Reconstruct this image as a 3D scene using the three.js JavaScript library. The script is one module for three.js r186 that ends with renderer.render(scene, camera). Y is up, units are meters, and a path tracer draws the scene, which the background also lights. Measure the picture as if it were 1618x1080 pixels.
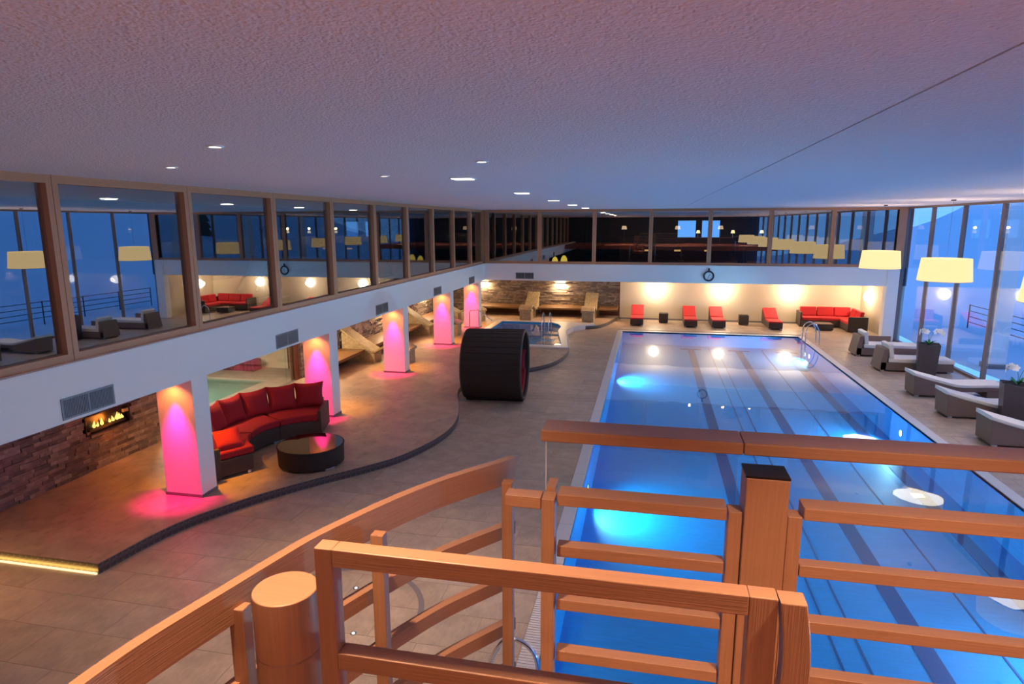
import * as THREE from 'three';
import { RoundedBoxGeometry } from 'three/addons/geometries/RoundedBoxGeometry.js';
import { mergeGeometries } from 'three/addons/utils/BufferGeometryUtils.js';
import { RectAreaLightUniformsLib } from 'three/addons/lights/RectAreaLightUniformsLib.js';

// ---------------------------------------------------------------- camera, sky, exposure
const scene = new THREE.Scene();
const renderer = new THREE.WebGLRenderer({ antialias: true });
renderer.toneMapping = THREE.LinearToneMapping;
renderer.toneMappingExposure = 1.36;
renderer.shadowMap.enabled = true;
RectAreaLightUniformsLib.init();
const camera = new THREE.PerspectiveCamera(56.583, 1618 / 1080, 0.05, 400);
camera.position.set(0, 4.6, 0);
camera.rotation.order = 'YXZ';
camera.rotation.set(-0.18368, 0.21062, -0.00269);
{ // clear dusk sky: pale blue at the horizon, deeper blue overhead
  const w = 64, h = 64, d = new Float32Array(w * h * 4);
  for (let j = 0; j < h; j++) for (let i = 0; i < w; i++) {
    const el = Math.max(0, (j + 0.5) / h * 2 - 1), t = Math.pow(el, 0.6), k = (j * w + i) * 4;
    d[k] = 0.20 - 0.10 * t; d[k + 1] = 0.58 - 0.24 * t; d[k + 2] = 1.38 - 0.40 * t; d[k + 3] = 1;
  }
  const sky = new THREE.DataTexture(d, w, h, THREE.RGBAFormat, THREE.FloatType);
  sky.mapping = THREE.EquirectangularReflectionMapping; sky.magFilter = THREE.LinearFilter; sky.needsUpdate = true;
  scene.background = sky;
}

// ---------------------------------------------------------------- dimensions of the hall (metres)
const XF = -7.05, XR = 9.65, XB = -9.9, ZF = -27.3, ZB = -31.5, CE = 5.2, SO = 2.17, SI = 2.88, HP = 0.15, ZN = 8;

// ---------------------------------------------------------------- helpers
let seed = 20240;
const rnd = () => { seed = (seed * 1664525 + 1013904223) >>> 0; return seed / 4294967296; };
const rr = (a, b) => a + (b - a) * rnd();
const taken = new Map();
function numbered(n) { const k = taken.get(n) || 0; taken.set(n, k + 1); return k ? n + '_' + String(k).padStart(3, '0') : n; }
function uvBox(g, long) {                       // uv in metres; u runs along the axis called long where the face has it
  const p = g.attributes.position, n = g.attributes.normal, uv = new Float32Array(p.count * 2);
  for (let i = 0; i < p.count; i++) {
    const c = [p.getX(i), p.getY(i), p.getZ(i)], a = [Math.abs(n.getX(i)), Math.abs(n.getY(i)), Math.abs(n.getZ(i))];
    const m = a[1] >= a[0] && a[1] >= a[2] ? 1 : a[0] >= a[2] ? 0 : 2;
    let [u, v] = m === 0 ? [2, 1] : m === 1 ? [0, 2] : [0, 1];
    if (long !== undefined && v === long) [u, v] = [v, u];
    uv[2 * i] = c[u]; uv[2 * i + 1] = c[v];
  }
  g.setAttribute('uv', new THREE.BufferAttribute(uv, 2));
  return g;
}
function clean(g) {
  if (g.index) g = g.toNonIndexed();
  for (const k of Object.keys(g.attributes)) if (!['position', 'normal', 'uv'].includes(k)) g.deleteAttribute(k);
  if (!g.attributes.normal) g.computeVertexNormals();
  return g;
}
function geo(list, long) {
  const a = (Array.isArray(list) ? list : [list]).map(clean);
  for (const g of a) uvBox(g, long);
  return a.length > 1 ? mergeGeometries(a) : a[0];
}
function mesh(g, m, name) { const o = new THREE.Mesh(g, m); o.name = name; o.castShadow = o.receiveShadow = true; return o; }
function part(parent, name, list, m, long) { const o = mesh(geo(list, long), m, name); parent.add(o); return o; }
function tag(o, label, category, group) { o.userData.label = label; o.userData.category = category; if (group) o.userData.group = group; return o; }
function thing(name, label, category, [x, y, z] = [0, 0, 0], turn = 0, group) {
  const o = new THREE.Group(); o.name = numbered(name); o.position.set(x, y, z); o.rotation.y = turn; scene.add(o);
  return tag(o, label, category, group);
}
function single(name, label, category, list, m, pos = [0, 0, 0], turn = 0, group, long) {
  const o = mesh(geo(list, long), m, numbered(name)); o.position.set(...pos); o.rotation.y = turn; scene.add(o);
  return tag(o, label, category, group);
}
function struct(name, list, m, label, long) {
  const o = mesh(geo(list, long), m, name); o.userData.kind = 'structure'; if (label) { o.userData.label = label; o.userData.category = name.split('_')[0]; } scene.add(o); return o;
}
function structGroup(name, label, cat) { const o = new THREE.Group(); o.name = name; o.userData.kind = 'structure'; o.userData.label = label; o.userData.category = cat; scene.add(o); return o; }
const B = (x0, x1, y0, y1, z0, z1) => new THREE.BoxGeometry(Math.abs(x1 - x0), Math.abs(y1 - y0), Math.abs(z1 - z0)).translate((x0 + x1) / 2, (y0 + y1) / 2, (z0 + z1) / 2);
const RB = (x0, x1, y0, y1, z0, z1, r = 0.02, s = 2) => new RoundedBoxGeometry(Math.abs(x1 - x0), Math.abs(y1 - y0), Math.abs(z1 - z0), s, r).translate((x0 + x1) / 2, (y0 + y1) / 2, (z0 + z1) / 2);
const CY = (r0, r1, h, x, y, z, s = 24, open = false) => new THREE.CylinderGeometry(r0, r1, h, s, 1, open).translate(x, y + h / 2, z);
const V = (x, y, z) => new THREE.Vector3(x, y, z);
function tube(pts, r, seg = 6, closed = false, smooth = true, n = 0) {
  const v = pts.map((p) => V(...p));
  if (smooth) return new THREE.TubeGeometry(new THREE.CatmullRomCurve3(v, closed, 'centripetal'), n || pts.length * 6, r, seg, closed);
  const path = new THREE.CurvePath();
  for (let i = 0; i + 1 < v.length; i++) path.add(new THREE.LineCurve3(v[i], v[i + 1]));
  return new THREE.TubeGeometry(path, n || pts.length * 8, r, seg, false);
}
function prism(xy, depth, bevel = 0) {           // outline in x,y extruded along z, centred on z = 0
  const s = new THREE.Shape(xy.map(([a, b]) => new THREE.Vector2(a, b)));
  return new THREE.ExtrudeGeometry(s, { depth: depth - 2 * bevel, bevelEnabled: bevel > 0, bevelSize: bevel, bevelThickness: bevel, bevelOffset: -bevel, bevelSegments: 2, curveSegments: 16 }).translate(0, 0, -depth / 2 + bevel);
}
function plan(shape, y0, h, bevel = 0, seg = 24) {   // shape drawn in x,-z extruded upward from y0
  return new THREE.ExtrudeGeometry(shape, { depth: h - 2 * bevel, bevelEnabled: bevel > 0, bevelSize: bevel, bevelThickness: bevel, bevelOffset: -bevel, bevelSegments: 2, curveSegments: seg }).rotateX(-Math.PI / 2).translate(0, y0 + bevel, 0);
}
const P2 = (x, z) => new THREE.Vector2(x, -z);
function sector(r0, r1, a0, a1, y0, h, bevel) {      // ring sector; angles in degrees, direction (cos a, sin a) in x,z
  const s = new THREE.Shape(), n = 28, R = Math.PI / 180, pts = [];
  for (let i = 0; i <= n; i++) { const a = (a0 + (a1 - a0) * i / n) * R; pts.push(P2(r1 * Math.cos(a), r1 * Math.sin(a))); }
  for (let i = n; i >= 0; i--) { const a = (a0 + (a1 - a0) * i / n) * R; pts.push(P2(r0 * Math.cos(a), r0 * Math.sin(a))); }
  s.setFromPoints(pts);
  return plan(s, y0, h, bevel);
}
function pillow(w, h, d, sharp = 0.8) {              // upright cushion with knife edges, standing on y = 0, facing +z
  const g = new THREE.BoxGeometry(2, 2, 2, 10, 10, 4), p = g.attributes.position;
  for (let i = 0; i < p.count; i++) {
    const x = p.getX(i), y = p.getY(i), z = p.getZ(i), m = (1 - Math.pow(Math.abs(x), 3.2)) * (1 - Math.pow(Math.abs(y), 3.2));
    const k = 0.14 + 0.86 * Math.sqrt(Math.max(0, m)), cx = 1 - 0.07 * sharp * (1 - y * y), cy = 1 - 0.07 * sharp * (1 - x * x);
    p.setXYZ(i, x * w / 2 * cx, y * h / 2 * cy + h / 2, z * d / 2 * k);
  }
  g.computeVertexNormals(); return g;
}

// ---------------------------------------------------------------- textures and materials
function noiseGrid(n) { const a = new Float32Array(n * n); for (let i = 0; i < n * n; i++) a[i] = rnd(); return (x, y) => {
  const X = Math.floor(x), Y = Math.floor(y), fx = x - X, fy = y - Y, sx = fx * fx * (3 - 2 * fx), sy = fy * fy * (3 - 2 * fy), w = (i, j) => a[(((j % n) + n) % n) * n + (((i % n) + n) % n)];
  return (w(X, Y) * (1 - sx) + w(X + 1, Y) * sx) * (1 - sy) + (w(X, Y + 1) * (1 - sx) + w(X + 1, Y + 1) * sx) * sy; }; }
function tex(n, metres, fn, colour = true) {          // fn(u, v) in 0..1 gives [r, g, b] (sRGB 0..1) or a grey
  const d = new Uint8Array(n * n * 4);
  for (let j = 0; j < n; j++) for (let i = 0; i < n; i++) {
    const c = fn(i / n, j / n), k = (j * n + i) * 4, q = (x) => Math.max(0, Math.min(255, Math.round(x * 255)));
    if (typeof c === 'number') d[k] = d[k + 1] = d[k + 2] = q(c); else { d[k] = q(c[0]); d[k + 1] = q(c[1]); d[k + 2] = q(c[2]); }
    d[k + 3] = 255;
  }
  const t = new THREE.DataTexture(d, n, n); t.wrapS = t.wrapT = THREE.RepeatWrapping; t.magFilter = THREE.LinearFilter; t.minFilter = THREE.LinearMipmapLinearFilter; t.generateMipmaps = true;
  if (colour) t.colorSpace = THREE.SRGBColorSpace;
  const [mu, mv] = Array.isArray(metres) ? metres : [metres, metres];
  t.repeat.set(1 / mu, 1 / mv); t.needsUpdate = true; return t;
}
const n8 = noiseGrid(8), n16 = noiseGrid(16), n32 = noiseGrid(32), n64 = noiseGrid(64), n128 = noiseGrid(128);
const fb = (u, v) => n8(u * 8, v * 8) * 0.4 + n16(u * 16, v * 16) * 0.28 + n32(u * 32, v * 32) * 0.2 + n64(u * 64, v * 64) * 0.12;
const mul = (c, k) => [c[0] * k, c[1] * k, c[2] * k];
const T = {
  plaster: tex(512, 0.9, (u, v) => n64(u * 64, v * 64) * 0.55 + n128(u * 128, v * 128) * 0.45, false),
  wood: tex(512, [1.6, 0.32], (u, v) => { const s = n8(u * 8, v * 8), g = n128(u * 8, v * 128) * 0.5 + n64(u * 4 + 3, v * 64 + s * 2) * 0.5, r = Math.sin((v * 14 + s * 1.6) * 6.283) * 0.5 + 0.5; return mul([0.80, 0.565, 0.415], 0.93 + 0.07 * g + 0.025 * r); }),
  woodBump: tex(256, [0.8, 0.16], (u, v) => n128(u * 8, v * 128), false),
  stone: tex(256, 0.5, (u, v) => 0.72 + 0.4 * fb(u, v) - 0.1),
  stoneBump: tex(256, 0.25, (u, v) => fb(u, v), false),
  tile: tex(512, 1.9, (u, v) => { const f = fb(u, v); return mul([0.76, 0.69, 0.63], 0.88 + 0.24 * f + 0.05 * (n128(u * 128, v * 32) - 0.5)); }),
  slate: tex(512, 2.6, (u, v) => { const f = fb(u, v), d = Math.max(0, n32(u * 32, v * 16 + f) - 0.72) * 0.45; return mul([0.66, 0.57, 0.495], 0.86 + 0.28 * f - d); }),
  weave: tex(128, 0.048, (u, v) => { const a = Math.floor(u * 4), b = Math.floor(v * 8), o = (a + b) % 2, x = (u * 4) % 1, y = (v * 8) % 1, e = o ? Math.sin(y * Math.PI) : Math.sin(x * Math.PI) * Math.sin(y * Math.PI); return 0.25 + 0.75 * e; }, false),
  mosaic: tex(128, 0.1, (u, v) => { const x = (u * 4) % 1, y = (v * 4) % 1, j = x < 0.07 || y < 0.07; const k = n16(Math.floor(u * 4) * 3.1, Math.floor(v * 4) * 2.3); return j ? [0.2, 0.19, 0.2] : mul([0.37, 0.33, 0.33], 0.7 + 0.6 * k); }),
  cloth: tex(128, 0.03, (u, v) => 0.5 + 0.25 * Math.sin(u * 50.3) + 0.25 * Math.sin(v * 50.3), false),
  ripple: tex(512, 5.5, (u, v) => n8(u * 8, v * 8) * 0.5 + n16(u * 16, v * 16) * 0.3 + n32(u * 32, v * 32) * 0.2, false),
  steel: tex(256, 1.2, (u, v) => 0.9 + 0.1 * n128(u * 6, v * 128)),
};
const M = {};
function std(name, color, rough, o = {}) { const m = new THREE.MeshPhysicalMaterial({ color, roughness: rough, ...o }); m.name = name; M[name] = m; return m; }
std('paint', 0xf0eeee, 0.7); std('ceil', 0xeae0e4, 0.95, { bumpMap: T.plaster, bumpScale: 0.009 });
std('cream', 0xdacbb2, 0.75); std('soffit', 0xe6e2dc, 0.8); std('skirt', 0x7d7478, 0.5);
std('wood', 0xffffff, 0.45, { map: T.wood, bumpMap: T.woodBump, bumpScale: 0.0006 });
std('rail', new THREE.Color(0.62, 0.60, 0.58), 0.4, { map: T.wood, bumpMap: T.woodBump, bumpScale: 0.0004 });
std('endgrain', new THREE.Color(0.68, 0.66, 0.63), 0.42, { map: T.wood });
std('darkwood', new THREE.Color(0.22, 0.13, 0.08), 0.5, { map: T.wood });
std('bar', new THREE.Color(0.25, 0.15, 0.09), 0.4, { map: T.wood });
std('tile', 0xf0e8e4, 0.42, { map: T.tile }); std('tileB', 0xe6ded9, 0.46, { map: T.tile }); std('tileC', 0xeee3db, 0.38, { map: T.tile }); std('grout', 0x9c8f80, 0.9);
std('slate', 0xffffff, 0.5, { map: T.slate }); std('mosaic', 0xffffff, 0.35, { map: T.mosaic });
std('rattan', 0x4a3d37, 0.55, { bumpMap: T.weave, bumpScale: 0.004 }); std('rattanDark', 0x301d16, 0.65, { bumpMap: T.weave, bumpScale: 0.004 }); std('rattanBrown', 0x866c62, 0.55, { bumpMap: T.weave, bumpScale: 0.004 });
std('red', 0x9a0e1c, 0.85, { bumpMap: T.cloth, bumpScale: 0.0006, sheen: 0.3, sheenRoughness: 0.6, sheenColor: new THREE.Color(0.5, 0.1, 0.1) });
std('coral', 0xc4262c, 0.85, { bumpMap: T.cloth, bumpScale: 0.0006 });
std('white', 0xe4dbd6, 0.85, { bumpMap: T.cloth, bumpScale: 0.0006 });
std('chrome', 0xd8dade, 0.16, { metalness: 1 }); std('foot', 0xc9c9cc, 0.3, { metalness: 0.8 });
std('coping', 0xd9d4d6, 0.35); std('basin', new THREE.Color(0.003, 0.33, 0.80), 0.5, { map: T.steel }); std('lane', new THREE.Color(0.01, 0.07, 0.25), 0.6); std('joint', new THREE.Color(0.01, 0.09, 0.28), 0.6);
std('water', new THREE.Color(0.86, 0.97, 1.0), 0.0, { transmission: 1, thickness: 0, ior: 1.33, bumpMap: T.ripple, bumpScale: 0.0014, side: THREE.DoubleSide });
std('sidewater', new THREE.Color(0.55, 0.93, 0.95), 0.0, { transmission: 1, thickness: 0, ior: 1.33, side: THREE.DoubleSide });
std('glass', new THREE.Color(0.62, 0.72, 0.78), 0.0, { transmission: 1, thickness: 0, ior: 3.6, side: THREE.DoubleSide });
std('outerglass', new THREE.Color(0.9, 0.95, 1.0), 0.0, { transmission: 1, thickness: 0, ior: 1.75, side: THREE.DoubleSide });
std('clear', new THREE.Color(0.92, 0.96, 0.96), 0.0, { transmission: 1, thickness: 0, ior: 1.5, side: THREE.DoubleSide });
std('mullion', 0x8d7468, 0.5); std('grille', 0x8a8b92, 0.5, { metalness: 0.3 }); std('dark', 0x17171a, 0.6); std('black', 0x0b0a0a, 0.35);
std('tableglass', 0x0c0807, 0.04); std('pot', 0x4b4146, 0.45); std('soil', 0x2a1d15, 0.95); std('leaf', 0x2f7a34, 0.5, { side: THREE.DoubleSide }); std('petal', 0xf6f2f4, 0.6, { side: THREE.DoubleSide });
std('travertine', 0xcdb894, 0.5, { map: T.stone }); std('bench', 0xa98a62, 0.45, { map: T.slate });
std('snow', 0xc3cedd, 0.9); std('needles', 0x1c3a30, 0.95); std('bark', 0x33261c, 0.95); std('carpet', 0x7a3f33, 0.95); std('gymwall', 0x3a4756, 0.9); std('rubber', 0x1a1b1e, 0.8); std('machine', 0x35383e, 0.45, { metalness: 0.4 });
std('curtain', 0xd9dde4, 0.95, { transmission: 0.45, thickness: 0, side: THREE.DoubleSide });
function glow(name, r, g, b, k) { const m = new THREE.MeshStandardMaterial({ color: 0x111111, roughness: 0.6, emissive: new THREE.Color(r, g, b), emissiveIntensity: k }); m.name = name; M[name] = m; return m; }
function rect(w, h, col, k, pos, target) { const l = new THREE.RectAreaLight(col, k, w, h); l.position.set(...pos); l.lookAt(...target); l.name = 'area_light'; return l; }
function spot(col, k, pos, target, angle, pen, parent = scene) {
  const l = new THREE.SpotLight(col, k, 0, angle, pen, 2); l.position.set(...pos); l.target.position.set(...target); l.castShadow = true; l.shadow.radius = 2; parent.add(l); parent.add(l.target); return l;
}
function point(col, k, pos, parent = scene, radius = 3) { const l = new THREE.PointLight(col, k, 0, 2); l.position.set(...pos); l.castShadow = true; l.shadow.radius = radius; parent.add(l); return l; }

// ================================================================ THE SETTING
// ---- ceiling: two slabs with an open joint between them, backed by a deck
const SEAM = 1.22;
struct('ceiling', [B(-13.5, SEAM - 0.008, CE, CE + 0.12, -37, ZN), B(SEAM + 0.008, XR + 0.2, CE, CE + 0.12, -37, ZN), B(-13.5, XR + 0.2, CE + 0.12, CE + 0.3, -37, ZN)], M.ceil, 'pale textured plaster ceiling with one long dark joint');
// ---- floor slabs (grout bed) around the pool and the spa
const PX0 = -1.0, PX1 = 6.15, PZ0 = -27.7, PZ1 = -3.0;      // water edge of the pool
const CW = 0.22;                                            // coping width
const floor = structGroup('floor', 'beige stone tiled floor around the pool', 'floor');
part(floor, 'screed', [B(XB - 4, -2.2, -0.3, -0.004, -22.4, ZN), B(-2.2, PX0 - CW, -0.3, -0.004, ZB - 0.4, ZN), B(PX1 + CW, XR + 0.2, -0.3, -0.004, ZB - 0.4, ZN), B(PX0 - CW, PX1 + CW, -0.3, -0.004, ZB - 0.4, PZ0 - CW), B(PX0 - CW, PX1 + CW, -0.3, -0.004, PZ1 + CW, ZN)], M.grout);
// ---- raised platform with a winding edge
const edge = [[-7.06, -6.48], [-7.03, -6.77], [-6.99, -7.1], [-6.92, -7.51], [-6.8, -7.91], [-6.55, -8.41], [-6.25, -8.93], [-5.91, -9.42], [-5.5, -9.94], [-5.1, -10.42], [-4.68, -11.01], [-4.44, -11.59], [-4.26, -12.24], [-4.18, -12.98], [-4.26, -13.76], [-4.5, -14.66], [-4.75, -15.4], [-4.98, -16.3], [-4.93, -17.3], [-4.5, -18.2], [-3.45, -19.3], [-3.0, -20.04], [-2.78, -20.86], [-2.69, -21.9], [-2.74, -22.9], [-3.0, -24.4], [-3.28, -26.06], [-3.1, -27.24], [-2.62, -27.8], [-2.2, -28.05], [-1.85, -28.73], [-1.51, -30.34], [-1.35, -31.2]];
const edgeCurve = new THREE.CatmullRomCurve3(edge.map(([x, z]) => V(x, 0, z)), false, 'centripetal');
const edgePts = edgeCurve.getPoints(260);
const spaHole = [[-3.02, -22.85], [-3.3, -24.4], [-3.6, -26.06], [-3.62, -27.2], [-3.85, -27.9], [-4.2, -28.3], [-6.5, -28.3], [-6.5, -22.85]];
const platform = structGroup('floor_platform', 'raised brown stone platform with winding mosaic edge', 'platform');
{
  const s = new THREE.Shape([P2(XB - 0.1, -6.48), ...edgePts.map((p) => P2(p.x, p.z)), P2(-1.35, ZB - 0.2), P2(XB - 0.1, ZB - 0.2)]);
  s.holes.push(new THREE.Path(spaHole.map(([x, z]) => P2(x, z))));
  part(platform, 'paving', plan(s, 0.02, HP - 0.02), M.slate);
  // mosaic riser, standing 2 mm proud of the paving edge; its own strip so that the small tiles run along it
  const pos = [], uv = [], idx = []; let run = 0;
  edgePts.forEach((p, i) => {
    if (i) run += p.distanceTo(edgePts[i - 1]);
    const a = edgePts[Math.max(0, i - 1)], b = edgePts[Math.min(edgePts.length - 1, i + 1)], dx = b.x - a.x, dz = b.z - a.z, l = Math.hypot(dx, dz), nx = -dz / l * 0.004, nz = dx / l * 0.004;
    for (const y of [0, HP - 0.012]) { pos.push(p.x + nx, y, p.z + nz); uv.push(run, y); }
    if (i) { const k = 2 * i; idx.push(k - 2, k, k - 1, k - 1, k, k + 1); }
  });
  const g = new THREE.BufferGeometry(); g.setAttribute('position', new THREE.Float32BufferAttribute(pos, 3)); g.setAttribute('uv', new THREE.Float32BufferAttribute(uv, 2)); g.setIndex(idx); g.computeVertexNormals();
  M.mosaic.side = THREE.DoubleSide;
  const o = mesh(g, M.mosaic, 'mosaic_riser'); o.userData.label = 'dark grey mosaic riser'; platform.add(o);
  part(platform, 'front_riser', B(XB, -7.06, 0.0, HP - 0.012, -6.5, -6.476), M.mosaic);
  // light strip along the foot of the straight front edge
  const strip = single('led_strip', 'glowing warm light strip at foot of the platform front edge', 'light strip', B(XB + 0.1, -7.08, 0.0, 0.02, -6.474, -6.455), glow('strip', 1, 0.78, 0.4, 1.2));
  void strip; scene.add(rect(2.7, 0.03, 0xffc860, 13, [-8.45, 0.03, -6.44], [-8.45, 0.12, -6.9]));
}
// ---- floor tiles, 1.2 x 0.6 running bond; the nearest 300 in view are parts, the rest one stuff part
{
  const poly = [[XB, -6.48], ...edge, [-1.35, -40], [-40, -40], [-40, -6.48]];
  const inside = (x, z) => { let c = false; for (let i = 0, j = poly.length - 1; i < poly.length; j = i++) { const [xi, zi] = poly[i], [xj, zj] = poly[j]; if ((zi > z) !== (zj > z) && x < (xj - xi) * (z - zi) / (zj - zi) + xi) c = !c; } return c; };
  const tl = [];
  for (let r = -54; r < 14; r++) for (let c = -9; c < 9; c++) {
    let x0 = c * 1.2 + (r % 2 ? 0.6 : 0) + 0.02, x1 = x0 + 1.2; const z0 = r * 0.6, z1 = z0 + 0.6;
    if (z1 > ZN || z0 < ZB + 0.05) continue;
    const lim = [[XB + 0.02, PX0 - CW - 0.004], [PX1 + CW + 0.004, XR - 0.09]];
    const spans = (z1 < PZ0 - CW || z0 > PZ1 + CW) ? [[XB + 0.02, XR - 0.09]] : lim;
    for (const [a, b] of spans) { const u0 = Math.max(x0, a), u1 = Math.min(x1, b); if (u1 - u0 < 0.04) continue;
      if (inside(u0, z0) && inside(u1, z0) && inside(u0, z1) && inside(u1, z1) && inside((u0 + u1) / 2, (z0 + z1) / 2)) continue;
      tl.push([u0, u1, z0, z1]); }
  }
  const v = V(0, 0, 0); camera.updateMatrixWorld(); camera.aspect = 1618 / 1080; camera.updateProjectionMatrix();
  for (const t of tl) { v.set((t[0] + t[1]) / 2, 0, (t[2] + t[3]) / 2); const d = v.distanceTo(camera.position); v.project(camera); t.seen = Math.abs(v.x) < 1.1 && Math.abs(v.y) < 1.1 && v.z < 1; t.d = d; }
  tl.sort((a, b) => (b.seen - a.seen) || a.d - b.d);
  const cache = new Map(), rest = [], ms = [M.tile, M.tileB, M.tileC];
  tl.forEach((t, i) => {
    const w = t[1] - t[0] - 0.005, d = t[3] - t[2] - 0.005, x = (t[0] + t[1]) / 2, z = (t[2] + t[3]) / 2;
    if (i < 300) {
      const q = Math.floor(rnd() * 4), k = w.toFixed(3) + '_' + d.toFixed(3) + q;
      if (!cache.has(k)) { const g = clean(new THREE.BoxGeometry(w, 0.012, d)); uvBox(g); const a = g.attributes.uv; for (let j = 0; j < a.count; j++) a.setXY(j, a.getX(j) + q * 0.47, a.getY(j) + q * 0.31); cache.set(k, g); }
      const o = mesh(cache.get(k), ms[Math.floor(rnd() * 3)], i ? 'floor_tile_' + String(i).padStart(3, '0') : 'floor_tile'); o.position.set(x, -0.006, z); floor.add(o);
    } else rest.push(B(x - w / 2, x + w / 2, -0.012, 0, z - d / 2, z + d / 2));
  });
  const o = part(floor, 'farther_floor_tiles', rest, M.tile); o.userData.kind = 'stuff';
}
// ---- swimming pool: basin with sloping floor, coping, overflow grate, lane lines
const depthAt = (z) => 1.0 + (0.55 - 1.0) * Math.min(1, Math.max(0, (-z - 6) / 21.7));
const WL = -0.035;
{
  const pool = structGroup('pool_basin', 'long blue swimming pool basin sunk in the floor', 'pool');
  const w = 0.1, fl = [];
  for (let i = 0; i < 8; i++) { const a = PZ1 + (PZ0 - PZ1) * i / 8, b = PZ1 + (PZ0 - PZ1) * (i + 1) / 8;
    const g = new THREE.BoxGeometry(PX1 - PX0, 0.1, Math.abs(b - a)); const p = g.attributes.position;
    for (let j = 0; j < p.count; j++) { const z = p.getZ(j) > 0 ? a : b, y = -depthAt(z) - (p.getY(j) > 0 ? 0 : 0.1); p.setXYZ(j, p.getX(j) + (PX0 + PX1) / 2, y, z); }
    fl.push(g); }
  part(pool, 'pool_floor', fl, M.basin);
  for (const [x0, x1, z0, z1] of [[PX0 - w, PX0, PZ0 - w, PZ1 + w], [PX1, PX1 + w, PZ0 - w, PZ1 + w], [PX0, PX1, PZ0 - w, PZ0], [PX0, PX1, PZ1, PZ1 + w]]) part(pool, 'pool_wall', B(x0, x1, -1.15, -0.012, z0, z1), M.basin);
  const line = (x, wd, z0, z1, m, name) => { const gs = []; for (let i = 0; i < 6; i++) { const a = z0 + (z1 - z0) * i / 6, b = z0 + (z1 - z0) * (i + 1) / 6, g = new THREE.BoxGeometry(wd, 0.004, Math.abs(b - a)), p = g.attributes.position;
    for (let j = 0; j < p.count; j++) { const z = p.getZ(j) > 0 ? Math.max(a, b) : Math.min(a, b); p.setXYZ(j, p.getX(j) + x, -depthAt(z) + (p.getY(j) > 0 ? 0.006 : 0.001), z); } gs.push(g); } part(pool, name, gs, m); };
  for (const x of [1.86, 3.75, 5.6]) { line(x, 0.26, -4.2, -26.9, M.lane, 'lane_line'); part(pool, 'lane_line_end', B(x - 0.42, x + 0.42, -depthAt(-26.9) + 0.001, -depthAt(-26.9) + 0.012, -27.05, -26.85), M.lane); }
  for (const x of [2.6, 2.93, 4.7]) line(x, 0.03, -3.4, -27.3, M.joint, 'floor_joint');
  // white coping in lengths, with an overflow grate beside the water
  for (const [x0, x1] of [[PX0 - CW, PX0], [PX1, PX1 + CW]]) for (let i = 0; i < 12; i++) { const a = PZ1 + (PZ0 - PZ1) * i / 12, b = PZ1 + (PZ0 - PZ1) * (i + 1) / 12; part(pool, 'coping_stone', RB(x0 + (x0 < 0 ? 0 : 0), x1, -0.06, 0.006, b + 0.002, a - 0.002, 0.006, 1), M.coping); }
  for (let i = 0; i < 5; i++) { const a = PX0 - CW + (PX1 - PX0 + 2 * CW) * i / 5, b = PX0 - CW + (PX1 - PX0 + 2 * CW) * (i + 1) / 5; part(pool, 'coping_stone', RB(a + 0.002, b - 0.002, -0.06, 0.006, PZ0 - CW, PZ0, 0.006, 1), M.coping); part(pool, 'coping_stone', RB(a + 0.002, b - 0.002, -0.06, 0.006, PZ1, PZ1 + CW, 0.006, 1), M.coping); }
  const water = single('pool_water', 'clear blue water filling the long swimming pool', 'water', new THREE.PlaneGeometry(PX1 - PX0, PZ1 - PZ0, 1, 1).rotateX(-Math.PI / 2).translate((PX0 + PX1) / 2, WL, (PZ0 + PZ1) / 2), M.water);
  void water;
  // overflow grating strip on the near left edge
  const grate = thing('overflow_grate', 'white slatted overflow grating beside the near left pool edge', 'grating');
  for (let i = 0; i < 90; i++) part(grate, 'slat', B(PX0 - CW + 0.005, PX0 - 0.005, 0.0065, 0.0125, -8.0 + i * 0.045, -8.0 + i * 0.045 + 0.026), M.coping);
  // underwater lights
  const gl = glow('poollamp', 0.75, 0.95, 1, 9);
  const spots = [[PX0, -0.42, -21.4, 1, 'far left'], [PX0, -0.42, -11.6, 1, 'near left'], [PX1, -0.4, -25.6, -1, 'far right'], [PX1, -0.42, -16.4, -1, 'middle right'], [PX1, -0.42, -7.5, -1, 'near right']];
  for (const [x, y, z, s, w2] of spots) {
    const t = thing('underwater_light', 'round bright underwater lamp in the ' + w2 + ' pool wall', 'pool light', [x, y, z], 0, 'underwater lamps');
    part(t, 'rim', new THREE.TorusGeometry(0.085, 0.012, 6, 20).rotateY(Math.PI / 2).translate(s * 0.008, 0, 0), M.chrome);
    part(t, 'lens', new THREE.CylinderGeometry(0.08, 0.08, 0.012, 20).rotateZ(Math.PI / 2).translate(s * 0.006, 0, 0), gl);
    spot(0x9fe4ff, 42, [x + s * 0.06, y, z], [x + s * 3, y - 0.35, z], 1.35, 0.6);
  }
}
// ---- walls
const wallL = structGroup('wall_left', 'long white band wall under the left windows', 'wall');
part(wallL, 'fascia', B(XF - 0.3, XF, SO, SI, ZF, ZN), M.paint);
part(wallL, 'ledge', RB(XF - 0.3, XF + 0.025, SI, SI + 0.02, ZF, ZN, 0.006, 1), M.paint);
const wallA = structGroup('wall_alcove', 'stone clad back wall of the left lounge', 'wall');
struct('ceiling_alcove', B(-13.5, XF - 0.3, SO + 0.03, SI - 0.1, ZB, ZN), M.soffit, 'low pale ceiling over the left lounge');
part(wallA, 'back_wall', [B(XB - 0.3, XB, 0, SO + 0.05, -11.0, ZN), B(XB - 0.3, XB, 0, SO + 0.05, ZB, -16.45)], M.grout);
struct('floor_gym', B(-13.5, XF - 0.3, SI - 0.1, SI - 0.02, ZF, ZN), M.rubber, 'dark floor of the room behind the left windows');
const wallF = structGroup('wall_far', 'white band and alcove wall at the far end of the pool', 'wall');
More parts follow.
